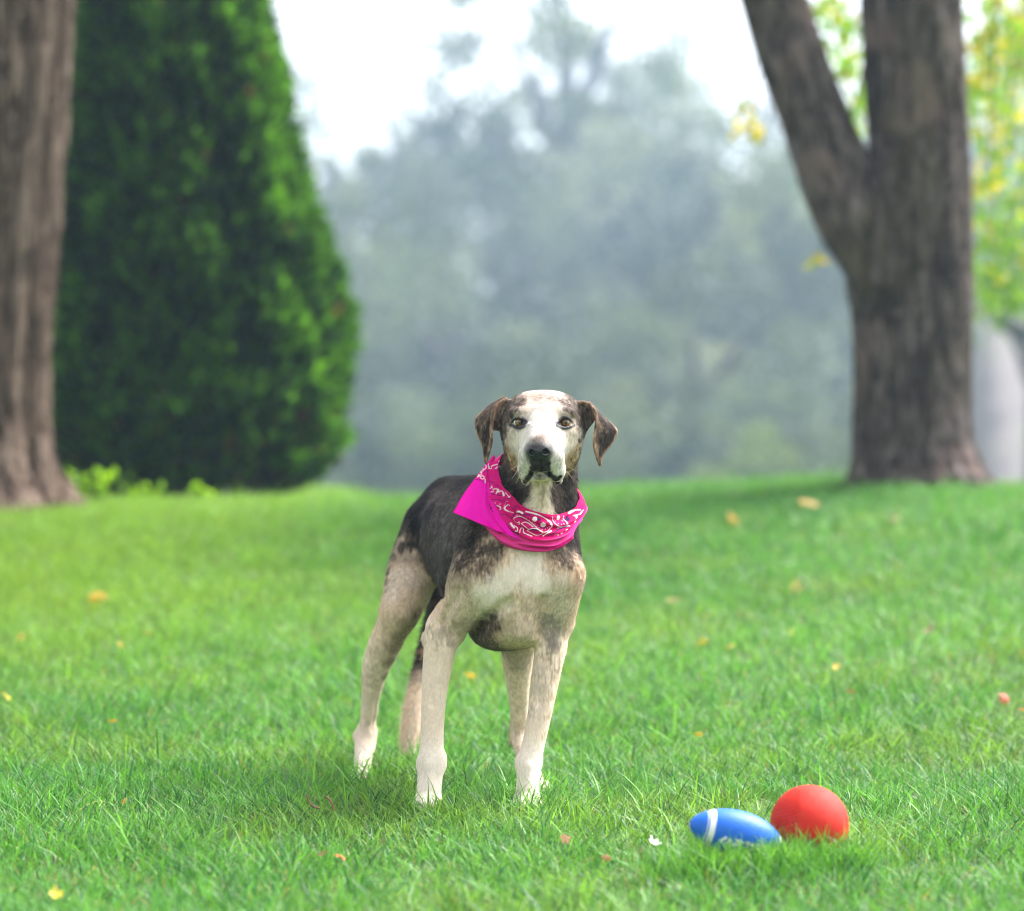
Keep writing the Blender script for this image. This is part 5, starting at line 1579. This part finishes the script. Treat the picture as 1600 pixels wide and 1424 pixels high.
def lathe_np(prof, n):
    prof = np.asarray(prof, float)
    a = np.linspace(0, 2 * np.pi, n, endpoint=False)
    V = np.stack([prof[:, 0][:, None] * np.cos(a), prof[:, 0][:, None] * np.sin(a), np.repeat(prof[:, 1][:, None], n, 1)], -1).reshape(-1, 3)
    m = len(prof)
    idx = np.arange(m * n).reshape(m, n); nx = np.roll(idx, -1, 1)
    return V, np.stack([idx[:-1], nx[:-1], nx[1:], idx[1:]], -1).reshape(-1, 4)

def build_toys():
    # red rubber ball
    d = 4.12; r = 61.0 * d / F_PX
    c = np.array([(1265 - 800) / F_PX * d, d, 0])
    c[2] = float(ground_z(c[0], c[1])) + r - 0.004
    th = np.linspace(0, np.pi, 97)
    V, Q = lathe_np([(r * math.sin(t), -r * math.cos(t)) for t in th], 160)
    # moulded diamond lattice (two spiral ridges) and a seam
    ang = np.arctan2(V[:, 1], V[:, 0]); la = np.arcsin(np.clip(V[:, 2] / r, -1, 1))
    t = NT('red_rubber')
    p = t.n('ShaderNodeBsdfPrincipled', Roughness=0.5)
    p.inputs['Specular IOR Level'].default_value = 0.18
    at = t.n('ShaderNodeAttribute', attribute_name='Col')
    t.l(at.outputs['Color'], p.inputs['Base Color'])
    tc = t.n('ShaderNodeTexCoord')
    w1 = t.n('ShaderNodeTexWave', Scale=170.0); w1.wave_type = 'BANDS'; w1.bands_direction = 'DIAGONAL'
    mp = t.n('ShaderNodeMapping'); mp.inputs['Scale'].default_value = (-1, 1, 1)
    w2 = t.n('ShaderNodeTexWave', Scale=170.0); w2.wave_type = 'BANDS'; w2.bands_direction = 'DIAGONAL'
    t.l(tc.outputs['Object'], w1.inputs['Vector']); t.l(tc.outputs['Object'], mp.inputs['Vector']); t.l(mp.outputs[0], w2.inputs['Vector'])
    mm = t.n('ShaderNodeMath', operation='MULTIPLY'); t.l(w1.outputs[1], mm.inputs[0]); t.l(w2.outputs[1], mm.inputs[1])
    b = t.n('ShaderNodeBump', Strength=0.6, Distance=0.001); t.l(mm.outputs[0], b.inputs['Height']); t.l(b.outputs[0], p.inputs['Normal'])
    t.l(p.outputs[0], t.out.inputs['Surface'])
    seam = np.exp(-((np.sin(ang - 0.5) * np.cos(la)) / 0.012) ** 2)
    Vn = V / r
    chk = ((np.floor(ang / 0.075) + np.floor(la / 0.075)) % 2)
    side = smooth01((-V[:, 0] / r - 0.55) / 0.1)
    V = V + Vn * (0.0006 * chk * side + 0.0005 * seam)[:, None]
    scuff = smooth01((fbm(Vn * 0.5 + 3, 6, 8) - 0.55) / 0.2)[:, None]
    col = np.array([0.66, 0.022, 0.010]) * (1 - 0.14 * scuff) + np.array([0.50, 0.10, 0.06]) * 0.14 * scuff
    col = col * (1 - 0.25 * (chk * side)[:, None])
    o = add('rubber_ball', mesh_np('rubber_ball', V, Q, col, smooth=True), t.m)
    o.location = tuple(c); o.rotation_euler = (0.4, 0.3, 0.2)
    tag(o, 'red rubber ball lying in the grass behind the blue football', 'ball')
    GRASS_AVOID.append((c[0], c[1], r * 0.55))
    # blue toy football
    d = 4.05; k = d / F_PX
    a_, b_ = 76 * k, 36.5 * k
    c = P(1150, 1303, d - D0)          # cushioned on the turf
    u = np.linspace(-1, 1, 141)
    V, Q = lathe_np([(b_ * max(1 - abs(x) ** 2.0, 0) ** 0.62 + 0.0002, a_ * x) for x in u], 120)
    x = V[:, 2] / a_; ang = np.arctan2(V[:, 1], V[:, 0])
    blue = np.array([0.012, 0.130, 0.60]); white = np.array([0.80, 0.80, 0.80])
    col = np.repeat(blue[None], len(V), 0)
    col = np.where(((x > -0.70) & (x < -0.53))[:, None], white, col)
    col = np.where((np.abs(x + 0.665) < 0.012)[:, None], blue, col)
    col = np.where(((x > 0.86) & (x < 0.95))[:, None], white, col)
    # worn white lettering across the camera side (block strokes)
    s = ang * b_ / a_                                   # girth in the same unit as x
    def stroke(x0, s0, x1, s1, w):
        nonlocal col
        ab = np.array([x1 - x0, s1 - s0]); pa = np.stack([x - x0, s - s0], 1)
        tt = np.clip((pa @ ab) / (ab @ ab), 0, 1)
        dd = np.linalg.norm(pa - tt[:, None] * ab, axis=1) + 0.02 * (fbm(V, 300, 5, 2) - 0.5)
        col = np.where((dd < w)[:, None], white, col)
    S0 = -0.48                                           # centre line of the lettering (facing the camera, low)
    for (x0, y0, x1, y1, w_) in ((-.38, .02, -.30, .12, .030), (-.27, -.02, -.20, .10, .034), (-.12, .02, -.02, .06, .040), (-.06, .14, .06, .12, .030), (.04, -.04, .20, .04, .026), (.16, .13, .30, .10, .034), (.28, -.02, .42, .02, .030), (.40, .13, .52, .08, .030), (.54, -.02, .64, .05, .028)):
        stroke(x0, S0 - y0, x1, S0 - y1, w_)
    t = NT('foam_football')
    p = t.n('ShaderNodeBsdfPrincipled', Roughness=0.45); p.inputs['Specular IOR Level'].default_value = 0.3
    at = t.n('ShaderNodeAttribute', attribute_name='Col'); t.l(at.outputs['Color'], p.inputs['Base Color'])
    tc = t.n('ShaderNodeTexCoord'); vo = t.n('ShaderNodeTexVoronoi', Scale=420.0); t.l(tc.outputs['Object'], vo.inputs['Vector'])
    b = t.n('ShaderNodeBump', Strength=0.5, Distance=0.0008); t.l(vo.outputs[0], b.inputs['Height']); t.l(b.outputs[0], p.inputs['Normal'])
    t.l(p.outputs[0], t.out.inputs['Surface'])
    root = empty('football', tuple(c))
    tag(root, 'blue football with white stripes and lettering lying in the grass', 'football')
    axis = Vector((1.0, 0.12, -0.245)).normalized()
    q = Vector((0, 0, 1)).rotation_difference(axis)
    o = add('body', mesh_np('football', V, Q, col, smooth=True), t.m, root)
    o.rotation_mode = 'QUATERNION'; o.rotation_quaternion = q
    # raised seam
    su = np.linspace(-0.96, 0.96, 60)
    pts = [((b_ * (1 - abs(xx) ** 2) ** 0.62 + 0.0004) * math.cos(2.2), (b_ * (1 - abs(xx) ** 2) ** 0.62 + 0.0004) * math.sin(2.2), a_ * xx) for xx in su]
    sv, sf = tube_np(pts, [0.0007] * 60, 6)
    ts = NT('football_seam'); ps = ts.n('ShaderNodeBsdfPrincipled', Roughness=0.5); ps.inputs['Base Color'].default_value = (0.06, 0.22, 0.62, 1); ts.l(ps.outputs[0], ts.out.inputs['Surface'])
    o2 = add('seam', mesh_np('football_seam', sv, sf, smooth=True), ts.m, root)
    o2.rotation_mode = 'QUATERNION'; o2.rotation_quaternion = q
    for tt in (-0.045, -0.015, 0.015, 0.045):
        GRASS_AVOID.append((c[0] + tt, c[1] + 0.1 * tt, b_ * 0.55))

# ------------------------------------------------------------------ fallen leaves, twig, weeds
def leaf_mesh(name, L, lobed, curl, seed):
    r = np.random.default_rng(seed)
    n = 30
    a = np.linspace(0, 2 * np.pi, n, endpoint=False)
    if lobed:
        rad = 0.5 * (0.62 + 0.38 * np.abs(np.cos(2.5 * a)) ** 0.7) * (1 + 0.08 * r.normal(size=n))
    else:
        rad = 0.5 / np.sqrt((np.cos(a)) ** 2 + (np.sin(a) / 0.45) ** 2) * (1 + 0.05 * r.normal(size=n))
    V = [(0, 0, 0)]
    for f in (0.5, 1.0):
        for k in range(n):
            x, y = rad[k] * f * math.cos(a[k]) * L, rad[k] * f * math.sin(a[k]) * L
            V.append((x, y, curl * (x * x * 1.2 + y * y * 3.0) / L + 0.10 * L * f * (r.random() - 0.5)))
    Fc = [(0, 1 + k, 1 + (k + 1) % n, 1 + (k + 1) % n) for k in range(n)]
    tri = [(0, 1 + k, 1 + (k + 1) % n) for k in range(n)]
    for k in range(n):
        p, q_ = 1 + k, 1 + (k + 1) % n
        tri += [(p, p + n, q_ + n), (p, q_ + n, q_)]
    # stalk
    V = np.array(V); tri = np.array(tri)
    sv, sf = tube_np([(-0.45 * L, 0, 0), (-0.62 * L, 0.02 * L, 0.04 * L), (-0.85 * L, 0.05 * L, 0.10 * L)], [0.0007, 0.0006, 0.0005], 5)
    st = np.concatenate([sf[:, [0, 1, 2]], sf[:, [0, 2, 3]]])
    return np.concatenate([V, sv]), np.concatenate([tri, st + len(V)])

def build_litter():
    lv = [  # px, py, length px, colour, label
        (152, 950, 30, (0.62, 0.36, 0.03), 'blurred orange-yellow fallen leaf on the left lawn, largest there'),
        (187, 1028, 18, (0.70, 0.30, 0.02), 'small orange fallen leaf below the large orange-yellow one on the left'),
        (231, 1008, 14, (0.45, 0.36, 0.08), 'faint yellowish fallen leaf beside the small orange leaf on the left lawn'),
        (34, 1016, 14, (0.55, 0.45, 0.08), 'small yellow fallen leaf near the left picture edge'),
        (12, 1110, 16, (0.60, 0.46, 0.04), 'yellow fallen leaf standing upright at the left picture edge'),
        (176, 1151, 14, (0.66, 0.32, 0.03), 'orange fallen leaf in the sharp grass left of the hind leg'),
        (193, 1280, 20, (0.70, 0.36, 0.03), 'orange sliver of leaf in the near grass at lower left'),
        (88, 1434, 22, (0.50, 0.44, 0.03), 'yellow-green leaf in the grass at the bottom left corner'),
        (735, 1075, 18, (0.62, 0.42, 0.05), 'yellow-orange fallen leaf seen between the dog\'s legs'),
        (712, 1080, 14, (0.50, 0.46, 0.08), 'pale yellow leaf beside the dog\'s front leg'),
        (1265, 799, 32, (0.62, 0.34, 0.10), 'blurred orange fallen leaf at the top of the bank left of the forked trunk'),
        (1145, 831, 26, (0.60, 0.36, 0.10), 'blurred orange fallen leaf on the bank right of the dog\'s neck'),
        (1396, 827, 20, (0.60, 0.52, 0.30), 'blurred pale fallen leaf below the forked trunk'),
        (1053, 957, 22, (0.48, 0.38, 0.16), 'upright tan fallen leaf right of the dog\'s chest'),
        (1237, 1006, 16, (0.58, 0.46, 0.05), 'yellow fallen leaf in the middle of the right lawn'),
        (1099, 1025, 16, (0.56, 0.44, 0.05), 'yellow fallen leaf right of the dog\'s front leg'),
        (1141, 1029, 14, (0.54, 0.46, 0.10), 'pale yellow leaf next to another yellow one on the right lawn'),
        (1305, 1063, 17, (0.60, 0.40, 0.03), 'golden fallen leaf above the red ball'),
        (1330, 1102, 15, (0.30, 0.12, 0.04), 'small brown-red fallen leaf above and right of the red ball'),
        (1453, 1005, 20, (0.42, 0.27, 0.18), 'pinkish tan fallen leaf on the right lawn'),
        (1570, 1113, 20, (0.50, 0.13, 0.06), 'reddish fallen leaf near the right picture edge'),
        (1596, 1133, 14, (0.55, 0.24, 0.06), 'orange fallen leaf touching the right picture edge'),
        (1090, 1171, 22, (0.56, 0.42, 0.06), 'yellow fallen leaf in the grass above the blue football'),
        (1245, 938, 20, (0.52, 0.46, 0.14), 'faint yellow fallen leaf high on the right lawn'),
        (533, 1370, 18, (0.66, 0.15, 0.03), 'orange-red fallen leaf in the near grass at the bottom'),
        (505, 1367, 16, (0.42, 0.20, 0.14), 'dull pink-brown leaf beside the orange-red one at the bottom'),
        (947, 1372, 18, (0.42, 0.17, 0.09), 'reddish brown leaf in the near grass below the dog\'s right-hand paw'),
        (1022, 1349, 20, (0.62, 0.68, 0.56), 'pale grey-green leaf lying in the grass left of the football'),
        (884, 1341, 18, (0.46, 0.26, 0.16), 'light brown leaf in the near grass below the dog'),
        (1145, 1347, 16, (0.22, 0.10, 0.06), 'dark brown leaf in the grass below the football'),
    ]
    mats = {}
    base = [leaf_mesh('leaf', 1.0, k % 3 == 0, 0.35 if k % 2 else -0.25, 40 + k) for k in range(4)]
    for i, (px, py, lpx, col, lab) in enumerate(lv):
        p = on_ground(px, py)
        L = lpx * p[1] / F_PX * 1.15
        v, f = base[i % 4]
        me = mesh_np('fallen_leaf', v * L, f)
        t = NT('fallen_leaf_%02d' % i)
        tc = t.n('ShaderNodeTexCoord'); n1 = t.n('ShaderNodeTexNoise', Scale=60.0 / max(L / 0.03, 1), Detail=4.0); t.l(tc.outputs['Object'], n1.inputs['Vector'])
        c = t.mixc(n1.outputs[0], tuple(x * 0.7 for x in col), tuple(min(x * 1.3, 0.85) for x in col))
        pb = t.n('ShaderNodeBsdfPrincipled', Roughness=0.6); t.l(c, pb.inputs['Base Color'])
        tr = t.n('ShaderNodeBsdfTranslucent'); t.l(c, tr.inputs['Color'])
        mx = t.n('ShaderNodeMixShader'); mx.inputs[0].default_value = 0.3
        t.l(pb.outputs[0], mx.inputs[1]); t.l(tr.outputs[0], mx.inputs[2]); t.l(mx.outputs[0], t.out.inputs['Surface'])
        o = add('fallen_leaf', me, t.m)
        o.location = (p[0], p[1], p[2] + 0.034)
        o.rotation_euler = (0.75 + 0.3 * math.sin(i * 2.3), 0.3 * math.sin(i * 5.1), i * 1.9)
        tag(o, lab, 'leaf', 'fallen leaves on the lawn')
    # curved reddish twig
    p = on_ground(497, 1292); k = p[1] / F_PX
    tt = NT('red_twig'); pb = tt.n('ShaderNodeBsdfPrincipled', Roughness=0.6); pb.inputs['Base Color'].default_value = (0.22, 0.07, 0.06, 1); tt.l(pb.outputs[0], tt.out.inputs['Surface'])
    root = empty('twig', tuple(p)); tag(root, 'thin curved reddish twig lying in the grass left of the front paw', 'twig')
    for pts in ([(-17, -12), (-13, 0), (-6, 6), (4, 9)], [(12, -10), (20, -3), (24, 6), (22, 14)]):
        v, f = tube_np(catmull([(a * k, -0.01, 0.045 - b * k) for a, b in pts], 14), [0.0016] * 14, 7)
        add('branchlet', mesh_np('branchlet', v, f, smooth=True), tt.m, root)

def build_weeds():
    lm = leaf_material('weed_leaf', 0.5, 0.5, 0.2)
    ws = [(150, 782, 46, 34, 'bright yellow-green leafy weed at the foot of the left trunk'), (212, 792, 20, 8, 'small bright green weed in front of the evergreen, left of two alike'), (238, 788, 26, 8, 'slightly taller bright green weed in front of the evergreen'), (313, 792, 24, 8, 'bright green weed in front of the evergreen, farthest from the left trunk')]
    for i, (px, py, hp, nl, lab) in enumerate(ws):
        d = 10.4; k = d / F_PX
        x = (px - 800) * k; z = float(ground_z(x, d))
        root = empty('weed', (x, d, z)); tag(root, lab, 'plant', 'weeds in front of the evergreen')
        H = hp * k + 0.03
        for s in range(max(2, nl // 4)):
            a = s * 2.1 + i; tx, ty = math.cos(a) * 0.03 * (1 + s * 0.3), math.sin(a) * 0.03
            v, f = tube_np([(0, 0, -0.01), (tx * 0.5, ty * 0.5, H * 0.5), (tx, ty, H * 0.9)], [0.003, 0.0025, 0.0015], 6)
            me = mesh_np('stem', v, f, np.repeat(np.array([[0.12, 0.26, 0.03]]), len(v), 0), smooth=True)
            add('stem', me, lm, root)
        c = np.stack([rng.normal(size=nl) * 0.035 * (1 + nl / 40), rng.normal(size=nl) * 0.03, rng.uniform(0.35, 1.05, nl) * H], 1)
        V, Fc, Cc = leaves_np(c, rng.uniform(0.035, 0.06, nl), 0.6, np.array([[0, 0, 0.5]]) * np.ones((nl, 1)), 0.6, np.array([[0.26, 0.50, 0.02]]) * rng.uniform(0.8, 1.25, (nl, 1)))
        add('foliage', mesh_np('weed_foliage', V, Fc, Cc), lm, root)

def build_haze():
    xs, ys, zs = (-305, 305), (-65, 305), (-5.0, 44.0)
    V = np.array([(x, y, z) for x in xs for y in ys for z in zs], float)
    Fq = [(0, 1, 3, 2), (4, 6, 7, 5), (0, 4, 5, 1), (2, 3, 7, 6), (0, 2, 6, 4), (1, 5, 7, 3)]
    t = NT('haze_air')
    pv = t.n('ShaderNodeVolumePrincipled')
    pv.inputs['Color'].default_value = (0.56, 0.76, 1.0, 1)
    pv.inputs['Density'].default_value = 0.0020
    pv.inputs['Anisotropy'].default_value = 0.3
    t.l(pv.outputs[0], t.out.inputs['Volume'])
    o = add('haze', mesh_np('haze', V, np.array(Fq)), t.m)
    tag(o, kind='stuff')
# ------------------------------------------------------------------ assemble
import time
_t = time.time()
def lap(s):
    global _t
    print('LAP', s, round(time.time() - _t, 1)); _t = time.time()
build_ground(); lap('ground')
if 'nobg' not in DEV:
    build_far_trees(); lap('far')
    build_evergreen(); lap('evergreen')
    build_left_tree()
    build_forked_tree(); lap('near trees')
if 'nodog' not in DEV:
    dog, dog_off, G = build_dog(); lap('dog')
    build_bandana(dog, dog_off, G); lap('bandana')
build_toys()
for (px, py, dy, r) in ((668, 1258, -0.01, 0.020), (823, 1258, -0.01, 0.020), (564, 1216, 0.38, 0.016), (842, 1236, 0.175, 0.016)):
    q = P(px, py, dy)
    GRASS_AVOID.append((q[0], q[1], r))
TUFTS += [(0.385, 4.005, 0.085, 0.012, 170), (0.515, 4.055, 0.07, 0.010, 120), (0.38, 3.985, 0.10, 0.020, 360), (0.36, 3.95, 0.14, 0.03, 200), (0.515, 4.04, 0.075, 0.02, 240), (0.50, 4.01, 0.10, 0.02, 160)]
for (px, dd) in ((668, 4.53), (823, 4.53), (842, 4.72), (564, 4.91), (640, 5.05), (600, 4.95), (760, 4.75)):
    TUFTS.append(((px - 800) / F_PX * dd, dd, 0.05, 0.018, 34))
if 'nograss' not in DEV:
    build_grass(); lap('grass')
build_litter()
build_weeds(); lap('small')
if 'nohaze' not in DEV:
    build_haze()
